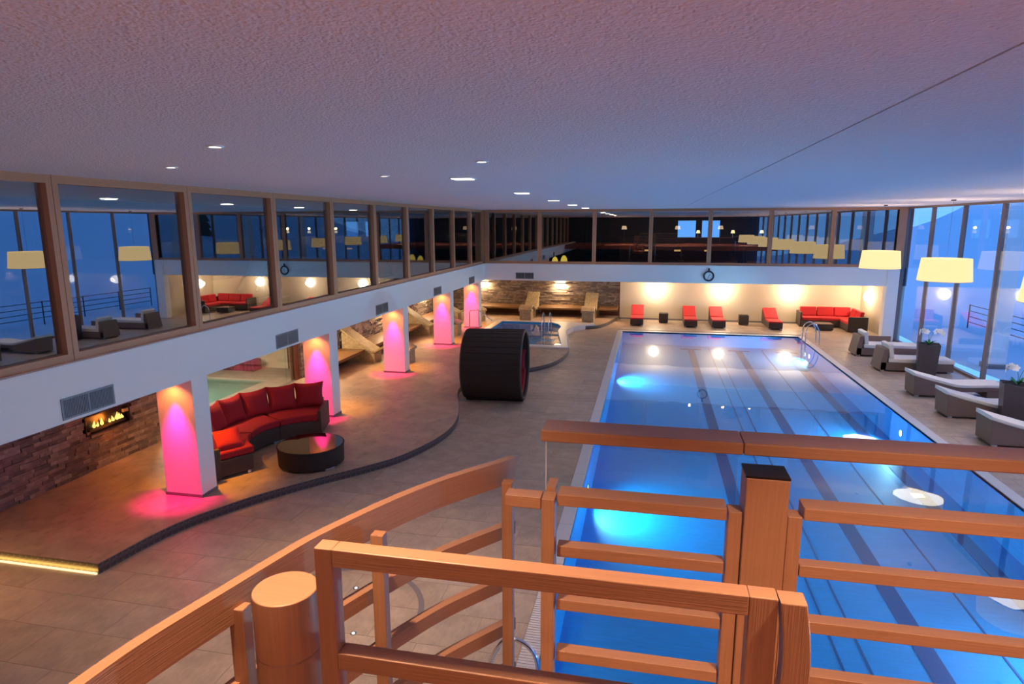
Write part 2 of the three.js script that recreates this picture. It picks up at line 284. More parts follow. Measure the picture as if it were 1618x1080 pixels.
part(wallF, 'fascia', B(XF, 9.55, SO, SI, ZF - 0.3, ZF), M.paint);
part(wallF, 'ledge', RB(XF, 9.55, SI, SI + 0.02, ZF - 0.3, ZF + 0.025, 0.006, 1), M.paint);
struct('ceiling_far_alcove', B(-13.5, 9.9, SO + 0.03, SI - 0.1, ZB - 0.3, ZF - 0.3), M.soffit, 'low pale ceiling over the far alcove');
part(wallF, 'stone_backing', B(XB - 0.3, -1.3, 0, SO + 0.05, ZB - 0.3, ZB - 0.06), M.grout);
part(wallF, 'beige_wall', B(-1.3, 9.6, 0, SO + 0.05, ZB - 0.3, ZB + 0.1), M.cream);
part(wallF, 'skirting', B(-1.3, 9.5, 0, 0.07, ZB + 0.1, ZB + 0.115), M.skirt);
part(wallF, 'pier', RB(9.12, 9.55, 0, SI, ZF - 0.3, ZF + 0.05, 0.01, 1), M.paint);
const wallR = structGroup('wall_right', 'beige side wall of the far alcove beside the white pier', 'wall');
part(wallR, 'alcove_side', B(9.5, 9.9, 0, SO + 0.05, ZB, ZF - 0.3), M.cream);
part(wallR, 'upper_side', B(9.5, 9.9, SO, CE, -36, ZF - 0.2), M.gymwall);
const wallN = structGroup('wall_near', 'plain wall behind the gallery', 'wall');
part(wallN, 'panel', B(-13.5, XR + 0.2, -0.3, CE + 0.3, ZN, ZN + 0.3), M.gymwall);
struct('wall_gym', B(-13.8, -13.5, SI - 0.1, CE + 0.3, -37, ZN), M.gymwall, 'grey wall of the room behind the left windows');
struct('wall_bar', [B(-13.5, -4, SI - 0.1, CE, -36.4, -36), B(-4, 9.9, SI - 0.1, 3.55, -36.4, -36), B(-4, 9.9, 4.75, CE, -36.4, -36), B(-4, 1.5, 3.55, 4.75, -36.4, -36), B(2.45, 2.75, 3.55, 4.75, -36.4, -36), B(3.7, 9.9, 3.55, 4.75, -36.4, -36)], M.gymwall, 'grey bar wall with blue window openings behind the far windows');
struct('floor_bar', B(-13.5, 9.9, SI - 0.1, SI - 0.02, -36.4, ZF - 0.3), M.darkwood, 'dark floor of the bar behind the far windows');
struct('wall_outer', [B(-13.8, -13.5, -0.6, SO + 0.1, -20, ZN)], M.cream, 'pale outer wall of the side pool room');
// ---- ledger stone cladding: individual stones on the near left wall and on the far wall
function cladding(parent, place, len, y0, y1, want, skip) {
  const tones = [0xa69084, 0xb8a391, 0x8f7d72, 0xc0ad9d, 0x9a8a85, 0xcbb8a6].map((c, i) => M['stone' + i] || std('stone' + i, c, 0.85, { map: T.stone, bumpMap: T.stoneBump, bumpScale: 0.012 }));
  const cache = new Map(), rest = [], all = []; const ch = 0.068;
  for (let r = 0; r * ch + y0 < y1 - 0.01; r++) { let u = -rr(0, 0.25); while (u < len) { const l = 0.16 + Math.floor(rnd() * 5) * 0.06, a = Math.max(0, u), b = Math.min(len, u + l); u += l; if (b - a < 0.05) continue; const m = (a + b) / 2, y = y0 + (r + 0.5) * ch; if (skip && skip(m, y)) continue; all.push([m, y, b - a - 0.004, Math.min(ch, y1 - y0 - r * ch) - 0.004]); } }
  const order = want ? [...all].sort(want) : all, set = new Set(order.slice(0, want ? 300 : 0));
  for (const s of all) {
    const d = 0.035 + Math.floor(rnd() * 4) * 0.009;
    if (set.has(s)) { const k = s[2].toFixed(2) + s[3].toFixed(3) + d; if (!cache.has(k)) cache.set(k, uvBox(clean(new THREE.BoxGeometry(s[2], s[3], d)))); const o = mesh(cache.get(k), tones[Math.floor(rnd() * 6)], 'stone'); place(o, s[0], s[1], d / 2); parent.add(o); }
    else { const g = uvBox(clean(new THREE.BoxGeometry(s[2], s[3], d))), o = new THREE.Object3D(); place(o, s[0], s[1], d / 2); o.updateMatrix(); g.applyMatrix4(o.matrix); const t = Math.floor(rnd() * 6); (rest[t] = rest[t] || []).push(g); }
  }
  rest.forEach((l, t) => { const o = mesh(mergeGeometries(l), tones[t], 'ledger_stones'); o.userData.kind = 'stuff'; parent.add(o); });
}
const onLeft = (z0) => (o, u, y, d) => { o.rotation.y = Math.PI / 2; o.position.set(XB + d, y, z0 - u); };
cladding(wallA, onLeft(-4.5), 6.45, HP, SO, (a, b) => Math.abs(a[0] - 3.2) - Math.abs(b[0] - 3.2) + (a[1] - b[1]) * 2.5, (m, y) => m > 4.62 && m < 5.66 && y > 0.82 && y < 1.2);
cladding(wallA, onLeft(-16.5), 14.9, HP, SO, null);
cladding(wallF, (o, u, y, d) => o.position.set(XB + u, y, ZB - 0.06 + d), 8.58, HP, SO, (a, b) => b[1] - a[1] + (b[0] > 2 ? 0.3 : 0) - (a[0] > 2 ? 0.3 : 0));
// ---- columns
const colZ = [-8.6, -13.15, -17.7, -22.35, -26.4];
const ord = ['nearest', 'second', 'third', 'fourth', 'farthest'];
colZ.forEach((z, i) => {
  const g = thing('column', `white square column lit pink, ${ord[i]} of the row under the left windows`, 'column', [-7.44, HP, z - 0.19], 0, 'pink lit columns');
  part(g, 'shaft', RB(-0.34, 0.34, 0, SO - HP, -0.19, 0.19, 0.006, 1), M.paint);
  part(g, 'skirting', B(-0.35, 0.35, 0, 0.05, -0.2, 0.2), M.skirt);
});
// ---- glazing
let wn = 0;
function bay(axis, a, b, fixed, y0, y1, fw, rail, glassM, woodM, label, endPost) {       // one window bay: post at a, glass to b
  const g = structGroup('window_' + (++wn), label, 'window'), s = Math.sign(b - a), D = 0.13;
  const bx = (u0, u1, v0, v1, w0, w1) => axis === 'z' ? B(w0, w1, v0, v1, u0, u1) : B(u0, u1, v0, v1, w0, w1);
  const f0 = fixed - D, f1 = fixed;
  for (const [u0, u1] of [[a - fw / 2, a - 0.004], [a + 0.004, a + fw / 2]]) part(g, 'mullion', bx(u0, u1, y0, y1, f0, f1), woodM, 1);
  if (endPost) part(g, 'mullion', bx(b - fw / 2, b + fw / 2, y0, y1, f0, f1), woodM, 1);
  const i0 = a + s * fw / 2, i1 = b - s * fw / 2, lg = axis === 'z' ? 2 : 0;
  part(g, 'top_rail', bx(i0, i1, y1 - rail, y1, f0, f1), woodM, lg);
  part(g, 'bottom_rail', bx(i0, i1, y0, y0 + rail, f0, f1), woodM, lg);
  const pl = new THREE.PlaneGeometry(Math.abs(i1 - i0), y1 - y0 - 2 * rail); if (axis === 'z') pl.rotateY(Math.PI / 2).translate(fixed - 0.085, (y0 + y1) / 2, (i0 + i1) / 2); else pl.translate((i0 + i1) / 2, (y0 + y1) / 2, fixed - 0.085);
  part(g, 'pane', pl, glassM);
}
const leftZ = [2.82, 0.47, -1.88, -4.23, -6.58, -8.93, -11.28, -13.62, -15.97, -18.32, -20.67, -23.02, -25.37, -27.2];
for (let i = 0; i + 1 < leftZ.length; i++) bay('z', leftZ[i], leftZ[i + 1], XF - 0.06, SI + 0.02, CE, 0.16, 0.1, M.glass, M.wood, `wood framed gallery window in the left row, bay ${i + 1} counted from the camera`, false);
const farX = [-6.97, -4.63, -2.28, 0.06, 2.42, 4.75, 7.05, 9.42];
for (let i = 0; i + 1 < farX.length; i++) bay('x', farX[i], farX[i + 1], ZF - 0.06, SI + 0.02, CE, 0.16, 0.1, M.glass, M.wood, `wood framed gallery window at the far end, bay ${i + 1} from the left corner`, i + 2 === farX.length);
struct('trim_1', B(XF - 0.19, XF - 0.02, SI + 0.02, CE, ZF - 0.19, ZF + 0.0), M.wood, 'wooden corner post where the left and far windows meet', 1);
struct('trim_2', B(9.34, 9.62, SI + 0.02, CE, ZF - 0.2, ZF + 0.0), M.wood, 'wooden corner post where the far windows meet the right glazing', 1);
const rightZ = []; for (let z = -27.45; z < 7.9; z += 2.3) rightZ.push(z);
for (let i = 0; i + 1 < rightZ.length; i++) bay('z', rightZ[i], rightZ[i + 1], XR + 0.1, 0, CE, 0.07, 0.07, M.outerglass, M.mullion, `full height window pane on the right, bay ${i + 1} from the far corner`, false);
// ---- glass wall of the side pool room, between the stone walls
{
  const g = structGroup('window_' + (++wn), 'frameless glass screen in front of the small side pool', 'window');
  for (const [a, b] of [[-11.0, -13.05], [-13.06, -13.45], [-13.46, -15.8]]) part(g, 'pane', B(XB - 0.012, XB, HP + 0.02, SO, b, a), M.clear);
  part(g, 'door_frame', B(XB - 0.12, XB + 0.02, HP, SO, -16.45, -16.2), M.darkwood, 1);
  part(g, 'door_leaf', B(XB - 0.05, XB - 0.01, HP, SO, -16.2, -15.82), M.clear);
  part(g, 'floor_track', B(XB - 0.05, XB + 0.03, HP, HP + 0.02, -16.2, -11.0), M.skirt);
  const r = structGroup('wall_side_room', 'pale walls and deck of the small side pool room', 'wall');
  part(structGroup('floor_side_room', 'tiled deck of the small side pool room', 'floor'), 'deck', [B(-13.5, XB - 0.01, -0.3, HP, -17.6, -16.1), B(-10.75, XB - 0.01, -0.3, HP, -16.1, -10.5), B(-13.5, -10.75, -0.3, HP, -11.2, -10.5)], M.tile);
  part(r, 'end_wall', B(-13.5, XB - 0.3, HP, SO + 0.05, -17.9, -17.6), M.cream);
  part(r, 'near_wall', B(-13.5, XB - 0.3, HP, SO + 0.05, -10.5, -10.2), M.cream);
  part(r, 'wood_panel', B(-10.95, XB - 0.32, HP, SO, -17.6, -17.56), M.darkwood, 1);
  part(r, 'basin', [B(-13.5, -10.75, -0.5, -0.4, -16.1, -11.2)], std('turquoise', 0x4cc6d2, 0.5));
  single('side_pool_water', 'pale turquoise water of small pool behind the glass screen', 'water', new THREE.PlaneGeometry(2.75, 4.9).rotateX(-Math.PI / 2).translate(-12.125, HP - 0.04, -13.65), M.sidewater);
  const gr = thing('slatted_bench', 'dark slatted bench beyond the small side pool', 'bench', [-12.6, HP, -17.2]);
  for (let i = 0; i < 14; i++) part(gr, 'slat', B(-0.85 + i * 0.122, -0.85 + i * 0.122 + 0.1, 0.0, 0.34, -0.2, 0.2), M.rubber);
  const lp = single('ceiling_panel_light', 'square lamp in the ceiling of the side pool room', 'light', B(-12.3, -11.7, SO - 0.005, SO + 0.028, -14.3, -13.7), glow('roomlamp', 1, 0.9, 0.72, 3)); void lp;
  scene.add(rect(0.58, 0.58, 0xfff0d8, 75, [-12, SO - 0.02, -14], [-12, 0, -14]));
}

// ================================================================ FOREGROUND BALUSTRADES (on the gallery the camera stands on)
const GF = 2.8;                                               // gallery floor
{
  const gal = structGroup('floor_gallery', 'carpeted gallery slab behind the balustrades', 'floor');
  part(gal, 'slab', [B(-0.36, XR, GF - 0.3, GF, -2.24, ZN), B(XF, -0.36, GF - 0.3, GF, -0.2, ZN)], M.carpet);
  const lnd = structGroup('floor_landing', 'stair landing carrying the curved balustrade', 'floor');
  const s = new THREE.Shape([P2(-0.62, -2.62), P2(-1.0, -2.2), P2(-1.22, -1.6), P2(-1.3, -0.9), P2(-1.3, -0.2), P2(-0.4, -0.2), P2(-0.4, -1.5), P2(-0.38, -2.62)]);
  part(lnd, 'slab', plan(s, 2.2, 0.2), M.carpet);
}
const S = 1.3, sx = (x) => x * S, sy = (drop) => 4.6 - drop * S, sz = (z) => z * S;
{
  const g = thing('timber_balustrade', 'straight larch balustrade with newel post and glass panel under its raised handrail', 'balustrade');
  const X1 = 2.1;
  part(g, 'handrail', RB(sx(-0.287), sx(0.271), sy(0.62), sy(0.585), sz(-1.845), sz(-1.735), 0.006), M.rail, 0);
  part(g, 'handrail', RB(sx(0.2725), sx(X1), sy(0.62), sy(0.585), sz(-1.845), sz(-1.735), 0.006), M.rail, 0);
  part(g, 'glass_panel', B(sx(-0.272), sx(0.262), sy(0.775), sy(0.615), sz(-1.76), sz(-1.752)), M.clear);
  part(g, 'glass_panel', B(sx(0.388), sx(X1), sy(0.775), sy(0.615), sz(-1.76), sz(-1.752)), M.clear);
  part(g, 'glass_edge', B(sx(-0.2745), sx(-0.272), sy(0.775), sy(0.62), sz(-1.76), sz(-1.752)), M.white);
  // newel: main post with flanking half posts and a dark cap
  part(g, 'newel_post', RB(sx(0.27), sx(0.378), GF, sy(0.652), sz(-1.745), sz(-1.652), 0.004), M.rail, 1);
  part(g, 'newel_cap', B(sx(0.269), sx(0.379), sy(0.652), sy(0.646), sz(-1.747), sz(-1.655)), M.black);
  for (const [a, b] of [[0.232, 0.268], [0.38, 0.416]]) part(g, 'flank_post', RB(sx(a), sx(b), GF, sy(0.752), sz(-1.71), sz(-1.66), 0.003), M.rail, 1);
  part(g, 'post', RB(sx(-0.268), sx(-0.231), GF, sy(0.752), sz(-1.69), sz(-1.638), 0.003), M.rail, 1);
  for (let i = 0; i < 4; i++) {
    const d = [0.745, 0.9, 1.067, 1.233][i], h = 0.034, z0 = i ? -1.7 : -1.725;
    part(g, 'rail', RB(sx(-0.226), sx(0.228), sy(d + h), sy(d), sz(z0), sz(-1.66), 0.003), M.rail, 0);
    const d2 = [0.725, 0.885, 1.045, 1.205][i];
    part(g, 'rail', RB(sx(0.418), sx(X1), sy(d2 + h), sy(d2), sz(z0), sz(-1.66), 0.003), M.rail, 0);
  }
  part(g, 'link_rail', RB(sx(-0.372), sx(-0.27), sy(0.785), sy(0.75), sz(-1.69), sz(-1.64), 0.003), M.rail, 0);
  part(g, 'bracket', B(sx(-0.262), sx(-0.236), sy(0.752), sy(0.738), sz(-1.76), sz(-1.69)), M.rail);
}
function sweepBar(pts, t, y0, y1) {                            // bar with upright rectangular section following a level curve
  const n = pts.length, pos = [], uv = [], idx = []; let run = 0;
  const rows = pts.map((p, i) => { const a = pts[Math.max(0, i - 1)], b = pts[Math.min(n - 1, i + 1)], dx = b.x - a.x, dz = b.z - a.z, l = Math.hypot(dx, dz), nx = -dz / l * t / 2, nz = dx / l * t / 2; if (i) run += p.distanceTo(pts[i - 1]); return { run, c: [[p.x + nx, y1, p.z + nz], [p.x - nx, y1, p.z - nz], [p.x - nx, y0, p.z - nz], [p.x + nx, y0, p.z + nz]] }; });
  const quad = (A, Bq, C, D, u) => { const k = pos.length / 3; for (const q of [A, Bq, C, D]) pos.push(...q); uv.push(...u); idx.push(k, k + 1, k + 2, k, k + 2, k + 3); };
  for (let i = 0; i + 1 < n; i++) for (let f = 0; f < 4; f++) { const a = rows[i], b = rows[i + 1], e = (f + 1) % 4, w = f % 2 ? y1 - y0 : t; quad(a.c[f], b.c[f], b.c[e], a.c[e], [a.run, f * 0.11, b.run, f * 0.11, b.run, f * 0.11 + w, a.run, f * 0.11 + w]); }
  for (const [r, fl] of [[rows[0], 1], [rows[n - 1], 0]]) quad(...(fl ? [r.c[0], r.c[1], r.c[2], r.c[3]] : [r.c[3], r.c[2], r.c[1], r.c[0]]), [0, 0, t, 0, t, y1 - y0, 0, y1 - y0]);
  const g = new THREE.BufferGeometry(); g.setAttribute('position', new THREE.Float32BufferAttribute(pos, 3)); g.setAttribute('uv', new THREE.Float32BufferAttribute(uv, 2)); g.setIndex(idx);
  const o = g.toNonIndexed(); o.computeVertexNormals(); return o;
}
{
  const g = thing('curved_balustrade', 'curved larch balustrade sweeping round the stair opening at lower left', 'balustrade');
  const raw = [[-0.415, -1.94], [-0.44, -1.9], [-0.485, -1.842], [-0.58, -1.718], [-0.653, -1.596], [-0.704, -1.493], [-0.747, -1.396], [-0.784, -1.303], [-0.811, -1.208], [-0.833, -1.121], [-0.853, -1.041], [-0.871, -0.97], [-0.888, -0.9], [-0.9, -0.83], [-0.907, -0.76], [-0.91, -0.66], [-0.91, -0.5]];
  const cv = new THREE.CatmullRomCurve3(raw.map(([x, z]) => V(sx(x), 0, sz(z))), false, 'centripetal'), pts = cv.getPoints(90);
  const add = (name, p, t, d0, d1) => { const o = mesh(sweepBar(p, t, sy(d1), sy(d0)), M.rail, name); g.add(o); };
  M.rail.side = THREE.DoubleSide;
  add('handrail', pts, 0.034, 0.75, 0.833);
  for (const d of [0.974, 1.16, 1.33, 1.5]) add('rail', pts, 0.036, d, d + 0.044);
  for (const [x, z, turn] of [[-0.42, -1.868, -0.9], [-0.68, -1.462, -0.45], [-0.838, -1.098, -0.2], [-0.886, -0.74, 0]]) {
    const o = part(g, 'post', RB(-0.0225, 0.0225, 2.4, sy(0.80), -0.02, 0.02, 0.003), M.rail, 1); o.position.set(sx(x) + 0.012, 0, sz(z) + 0.02); o.rotation.y = 0;
  }
}
{
  const g = thing('front_balustrade', 'nearest low larch frame balustrade with two rails and a bowed end board', 'balustrade');
  const z0 = sz(-1.015), z1 = sz(-0.98);
  part(g, 'corner_post', RB(sx(-0.585), sx(-0.549), GF, sy(0.585), z0, z1, 0.003), M.rail, 1);
  part(g, 'top_rail', RB(sx(-0.549), sx(0.177), sy(0.62), sy(0.585), z0, z1, 0.003), M.rail, 0);
  part(g, 'lower_rail', RB(sx(-0.549), sx(0.177), sy(0.832), sy(0.797), z0, z1, 0.003), M.rail, 0);
  part(g, 'lower_rail', RB(sx(-0.549), sx(0.177), sy(1.045), sy(1.01), z0, z1, 0.003), M.rail, 0);
  part(g, 'end_post', RB(sx(0.177), sx(0.221), GF, sy(0.585), z0, z1, 0.003), M.rail, 1);
  const L = [], R2 = []; for (let i = 0; i <= 40; i++) { const t = i / 40, y = sy(0.585) - t * (sy(0.585) - GF), bow = Math.sin(Math.min(1, t / 0.3) * Math.PI) * 0.014; L.push([sx(0.2225) + bow, y]); R2.push([sx(0.262) + bow * 1.15, y]); }
  part(g, 'bowed_board', prism([...L, ...R2.reverse()], 0.05, 0.003).translate(0, 0, (z0 + z1) / 2 + 0.008), M.rail, 1);
}
{
  const g = thing('round_newel', 'thick round larch newel post with grooved collar', 'newel post', [sx(-0.708), GF - 0.4, sz(-1.07)]);
  const top = sy(0.735) - GF + 0.4, r = sx(0.066), gr = sy(0.868) - GF + 0.4;
  const lp = [[0, 0], [r, 0], [r, gr - 0.003], [r - 0.004, gr - 0.003], [r - 0.004, gr + 0.002]].map(([a, b]) => new THREE.Vector2(a, b));
  part(g, 'shaft', new THREE.LatheGeometry(lp, 40), M.rail, 1);
  part(g, 'head', new THREE.LatheGeometry([[r - 0.004, gr + 0.002], [r, gr + 0.003], [r, top - 0.004], [r - 0.004, top], [0, top]].map(([a, b]) => new THREE.Vector2(a, b)), 40), M.endgrain, 1);
}

// ================================================================ LIGHT FITTINGS
{ // ceiling LED squares in a row
  const g = glow('ledface', 1, 0.93, 0.84, 7);
  const at = [[-7.92, -2.32], [-11.81, -2.33], [-15.77, -2.32], [-19.54, -2.3], [-23.52, -2.3]].map(([z, x]) => [x * 1.053, z * 1.053]);
  const nm = ['nearest', 'second', 'third', 'fourth', 'farthest'];
  at.forEach(([x, z], i) => { const t = thing('ceiling_panel_light', `round-cornered bright ceiling light, ${nm[i]} of the receding row`, 'ceiling light', [x, CE, z], 0, 'ceiling lights in a row');
    part(t, 'trim', RB(-0.15, 0.15, -0.012, 0, -0.15, 0.15, 0.005, 1), M.paint); part(t, 'lens', RB(-0.125, 0.125, -0.02, -0.008, -0.125, 0.125, 0.005, 1), g);
    scene.add(rect(0.24, 0.24, 0xffe4c8, 54, [x, CE - 0.03, z], [x, 0, z])); });
  const dl = glow('downlens', 1, 0.86, 0.7, 6);
  const sp = [[-3.14, -4.28, 'upper left of the ceiling, largest of the small ones'], [-4.68, -5.68, 'ceiling nearest the left windows'], [-3.1, -7.28, 'ceiling left of the square lights'], [-1.53, -5.85, 'ceiling above the square lights'], [-0.9, -1.2, 'ceiling over the stair'], [0.9, -1.1, 'ceiling over the balustrade'], [-2.5, 0.6, 'ceiling behind the stair'], [2.6, -0.9, 'ceiling right of the stair'], [-1.5, 2.6, 'gallery ceiling at left, added out of view'], [1.2, 2.4, 'gallery ceiling at middle, added out of view'], [4.2, 2.0, 'gallery ceiling at right, added out of view'], [3.0, 4.6, 'gallery ceiling at the back, added out of view']];  // last four added out of view over the gallery to warm the ceiling
  sp.forEach(([x, z, w], i) => { x *= 1.053; z *= 1.053; const t = thing('downlight', 'small round recessed spotlight in the ' + w, 'downlight', [x, CE, z], 0, 'small ceiling spotlights');
    part(t, 'ring', new THREE.TorusGeometry(0.055, 0.012, 6, 24).rotateX(Math.PI / 2).translate(0, -0.004, 0), M.paint); part(t, 'lens', CY(0.048, 0.048, 0.006, 0, -0.01, 0), dl);
    spot(0xffdcb8, i < 4 ? 20 : 19, [x, CE - 0.03, z], [x, 0, z], i < 4 ? 0.5 : 0.85, 0.7); });
}
{ // large drum pendants over the right deck
  const sh = glow('shade', 1, 0.72, 0.34, 0.92); sh.side = THREE.DoubleSide; const df = glow('diffuser', 1, 0.84, 0.62, 5.5);
  const zs = [-24.2, -19.2, -14.2, -9.2, -4.2, 0.8], nm = ['far right over the first daybed', 'between the two planters', 'at the right picture edge over the loungers', 'over the near right deck, outside the view', 'over the near pool corner, outside the view', 'beside the gallery, outside the view'];
  zs.forEach((z, i) => {
    const t = thing('pendant_lamp', 'large yellow drum pendant lamp, ' + nm[i], 'pendant lamp', [7.82, 0, z], 0, 'drum pendants');
    const shade = part(t, 'shade', CY(0.58, 0.64, 0.6, 0, 3.06, 0, 48, true), sh);
    part(t, 'diffuser', CY(0.62, 0.62, 0.01, 0, 3.075, 0, 48), df);
    part(shade, 'rim', new THREE.TorusGeometry(0.64, 0.008, 6, 64).rotateX(Math.PI / 2).translate(0, 3.06, 0), M.white);
    part(t, 'cable', CY(0.004, 0.004, CE - 3.3, 0, 3.28, 0, 6), M.chrome);
    part(shade, 'spokes', [B(-0.58, 0.58, 3.62, 3.63, -0.006, 0.006), B(-0.006, 0.006, 3.62, 3.63, -0.58, 0.58)], M.chrome);
    part(t, 'ceiling_rose', CY(0.06, 0.06, 0.03, 0, CE - 0.03, 0, 20), M.dark);
    const k = 9; scene.add(rect(0.3, 0.3, 0xffd49a, k, [7.82, 3.05, z], [7.82, 0, z])); point(0xffc987, 5, [7.82, 3.4, z], scene, 3);
  });
}
colZ.forEach((z, i) => { // pink and amber spots in the soffit at each column
  for (const [dz, nm, em, col, k, ang] of [[0.2, 'pink', glow('pinklens', 1, 0.25, 0.6, 5), 0xff0a80, 36, 0.42], [-0.62, 'amber', glow('amberlens', 1, 0.7, 0.2, 5), 0xffa21c, 17, 0.66]]) {
    const t = thing('soffit_spot', `small ${nm} spotlight above the ${ord[i]} pink column`, 'spotlight', [-7.44, SO, z + dz], 0, nm + ' soffit spots');
    part(t, 'ring', new THREE.TorusGeometry(0.045, 0.009, 6, 20).rotateX(Math.PI / 2).translate(0, -0.001, 0), M.foot); part(t, 'lens', CY(0.038, 0.038, 0.006, 0, -0.006, 0, 20), em);
    spot(col, k, [-7.44, SO - 0.02, z + dz], [-7.44, 0, z + dz - (nm === 'pink' ? 0.12 : 0)], ang, 0.8);
    if (nm === 'pink') spot(0xff7a30, 2.2, [-7.44, SO - 0.02, z + dz + 0.02], [-7.44, 0.6, z], 1.1, 0.5);
  }
});
{ // warm spots in the low ceiling; the last four added to brighten the far alcove
  const dl = glow('soffitlens', 1, 0.8, 0.55, 5);
  for (const [x, z, w] of [[-8.5, -5.2, 'in front of the platform edge'], [-8.6, -10.9, 'above the stone wall and sofa'], [-8.8, -15.4, 'behind the second pink column'], [-8.8, -20.2, 'behind the third pink column'], [-8.6, -26.2, 'behind the farthest pink column, added'], [-6.9, -29.6, 'at the far stone wall, left, added'], [-4.1, -29.6, 'between the far stone loungers, added'], [-1.9, -29.8, 'beside the beige far wall, added']]) { const t = thing('soffit_downlight', 'warm recessed spot in the low left ceiling ' + w, 'downlight', [x, SO + 0.03, z], 0, 'low ceiling spots'); part(t, 'ring', new THREE.TorusGeometry(0.05, 0.01, 6, 20).rotateX(Math.PI / 2).translate(0, -0.003, 0), M.foot); part(t, 'lens', CY(0.042, 0.042, 0.006, 0, -0.008, 0, 20), dl); spot(0xffc890, 8, [x, SO + 0.005, z], [x, 0, z], 1.0, 0.9); }
}
{ // round wall lamps in the far alcove
  const g = glow('walllamp', 1, 0.92, 0.74, 14), at = [[0.4, 'left'], [3.46, 'middle'], [6.48, 'right']];
  for (const [x, w] of at) { const t = thing('wall_lamp', 'round glowing wall lamp, ' + w + ' of three on the beige far wall', 'wall lamp', [x, 1.5, ZB + 0.1], 0, 'round wall lamps');
    part(t, 'plate', CY(0.1, 0.1, 0.02, 0, -0.01, 0).rotateX(Math.PI / 2).translate(0, 0, 0.01), M.chrome); part(t, 'globe', new THREE.SphereGeometry(0.23, 24, 16).scale(1, 1, 0.6).translate(0, 0, 0.1), g); point(0xffe2b8, 5, [x, 1.5, ZB + 0.4], scene, 6); }
  const t = thing('wall_lamp', 'round glowing wall lamp above the red corner sofa on the side wall', 'wall lamp', [9.5, 1.45, -30.2], 0, 'round wall lamps'); t.rotation.y = -Math.PI / 2;
  part(t, 'plate', CY(0.1, 0.1, 0.02, 0, -0.01, 0).rotateX(Math.PI / 2).translate(0, 0, 0.01), M.chrome); part(t, 'globe', new THREE.SphereGeometry(0.23, 24, 16).scale(1, 1, 0.6).translate(0, 0, 0.1), g); point(0xffe2b8, 5, [9.25, 1.45, -30.2], scene, 6);
  const bar = glow('barlamp', 1, 0.85, 0.6, 5);
  const bl = (p, turn, label) => { const t = thing('wall_washer', label, 'wall lamp', p, turn, 'up and down wall washers'); part(t, 'body', RB(-0.28, 0.28, -0.03, 0.03, 0, 0.11, 0.01, 1), M.foot); part(t, 'upper_lens', B(-0.25, 0.25, 0.03, 0.036, 0.03, 0.09), bar); part(t, 'lower_lens', B(-0.25, 0.25, -0.036, -0.03, 0.03, 0.09), bar);
    const q = V(0, 0, 0.085).applyAxisAngle(V(0, 1, 0), turn); for (const s of [1, -1]) scene.add(rect(0.5, 0.05, 0xffdca8, 480, [p[0] + q.x, p[1] + s * 0.045, p[2] + q.z], [p[0] + q.x * 0.6, p[1] + s * 2, p[2] + q.z * 0.6])); };
  bl([-8.2, 1.72, ZB + 0.02], 0, 'slim wall washer light on the far stone wall, behind the farthest column'); bl([-4.25, 1.7, ZB + 0.02], 0, 'slim wall washer light on the far stone wall, between the two stone loungers');
  bl([XB + 0.08, 1.7, -17.6], Math.PI / 2, 'slim wall washer light on the left stone wall near the glass screen'); bl([XB + 0.08, 1.7, -22.4], Math.PI / 2, 'slim wall washer light on the left stone wall between the stone loungers');
  bl([XB + 0.08, 1.7, -27.0], Math.PI / 2, 'slim wall washer light on the left stone wall near the far corner');
}
{ // standing lamps added behind the camera, out of view, to warm the gallery
  for (const [x, z, w] of [[-2.2, 3.2, 'left'], [2.4, 3.0, 'middle'], [6.0, 3.4, 'right']]) { const t = thing('added_floor_lamp', 'added unseen standing lamp behind the viewer on the gallery, ' + w + ' one', 'added lamp', [x, GF, z]);
    part(t, 'base', CY(0.16, 0.18, 0.03, 0, 0, 0), M.chrome); part(t, 'pole', CY(0.012, 0.012, 1.3, 0, 0.03, 0, 10), M.chrome); part(t, 'shade', CY(0.17, 0.24, 0.3, 0, 1.3, 0, 32, true), glow('lampshade', 1, 0.7, 0.42, 1.2)).material.side = THREE.DoubleSide; point(0xffd2b0, 5, [x, GF + 1.47, z], scene, 5); }
}

// ================================================================ LEFT LOUNGE
{ // fireplace set in the stone wall
  const t = thing('wall_fireplace', 'black built-in fireplace with small yellow flames in the left stone wall', 'fireplace', [XB, 0, -9.64]); t.rotation.y = Math.PI / 2;
  part(t, 'back', B(-0.5, 0.5, 0.83, 1.19, 0.002, 0.01), M.black);
  part(t, 'frame', [B(-0.51, 0.51, 1.17, 1.19, 0, 0.075), B(-0.51, 0.51, 0.83, 0.85, 0, 0.075), B(-0.51, -0.49, 0.85, 1.17, 0, 0.075), B(0.49, 0.51, 0.85, 1.17, 0, 0.075)], M.black);
  const fl = glow('flame', 1, 0.55, 0.12, 1.6);
  for (const [x, h, w] of [[-0.3, 0.14, 0.05], [-0.22, 0.1, 0.04], [-0.12, 0.15, 0.05], [0.06, 0.09, 0.04], [0.14, 0.12, 0.05], [0.22, 0.16, 0.06], [0.3, 0.13, 0.05], [0.36, 0.1, 0.04]]) { const o = part(t, 'flame', new THREE.LatheGeometry([[0, 0], [w * 0.5, h * 0.12], [w * 0.6, h * 0.3], [w * 0.3, h * 0.65], [0.001, h]].map(([a, b]) => new THREE.Vector2(a, b)), 8), fl); o.position.set(x, 0.93, 0.04); o.rotation.z = rr(-0.3, 0.3); }
  part(t, 'ember_bed', B(-0.42, 0.42, 0.88, 0.92, 0.015, 0.06), M.dark);
  point(0xff8a30, 0.8, [XB + 0.16, 1.02, -9.64], scene, 5);
}
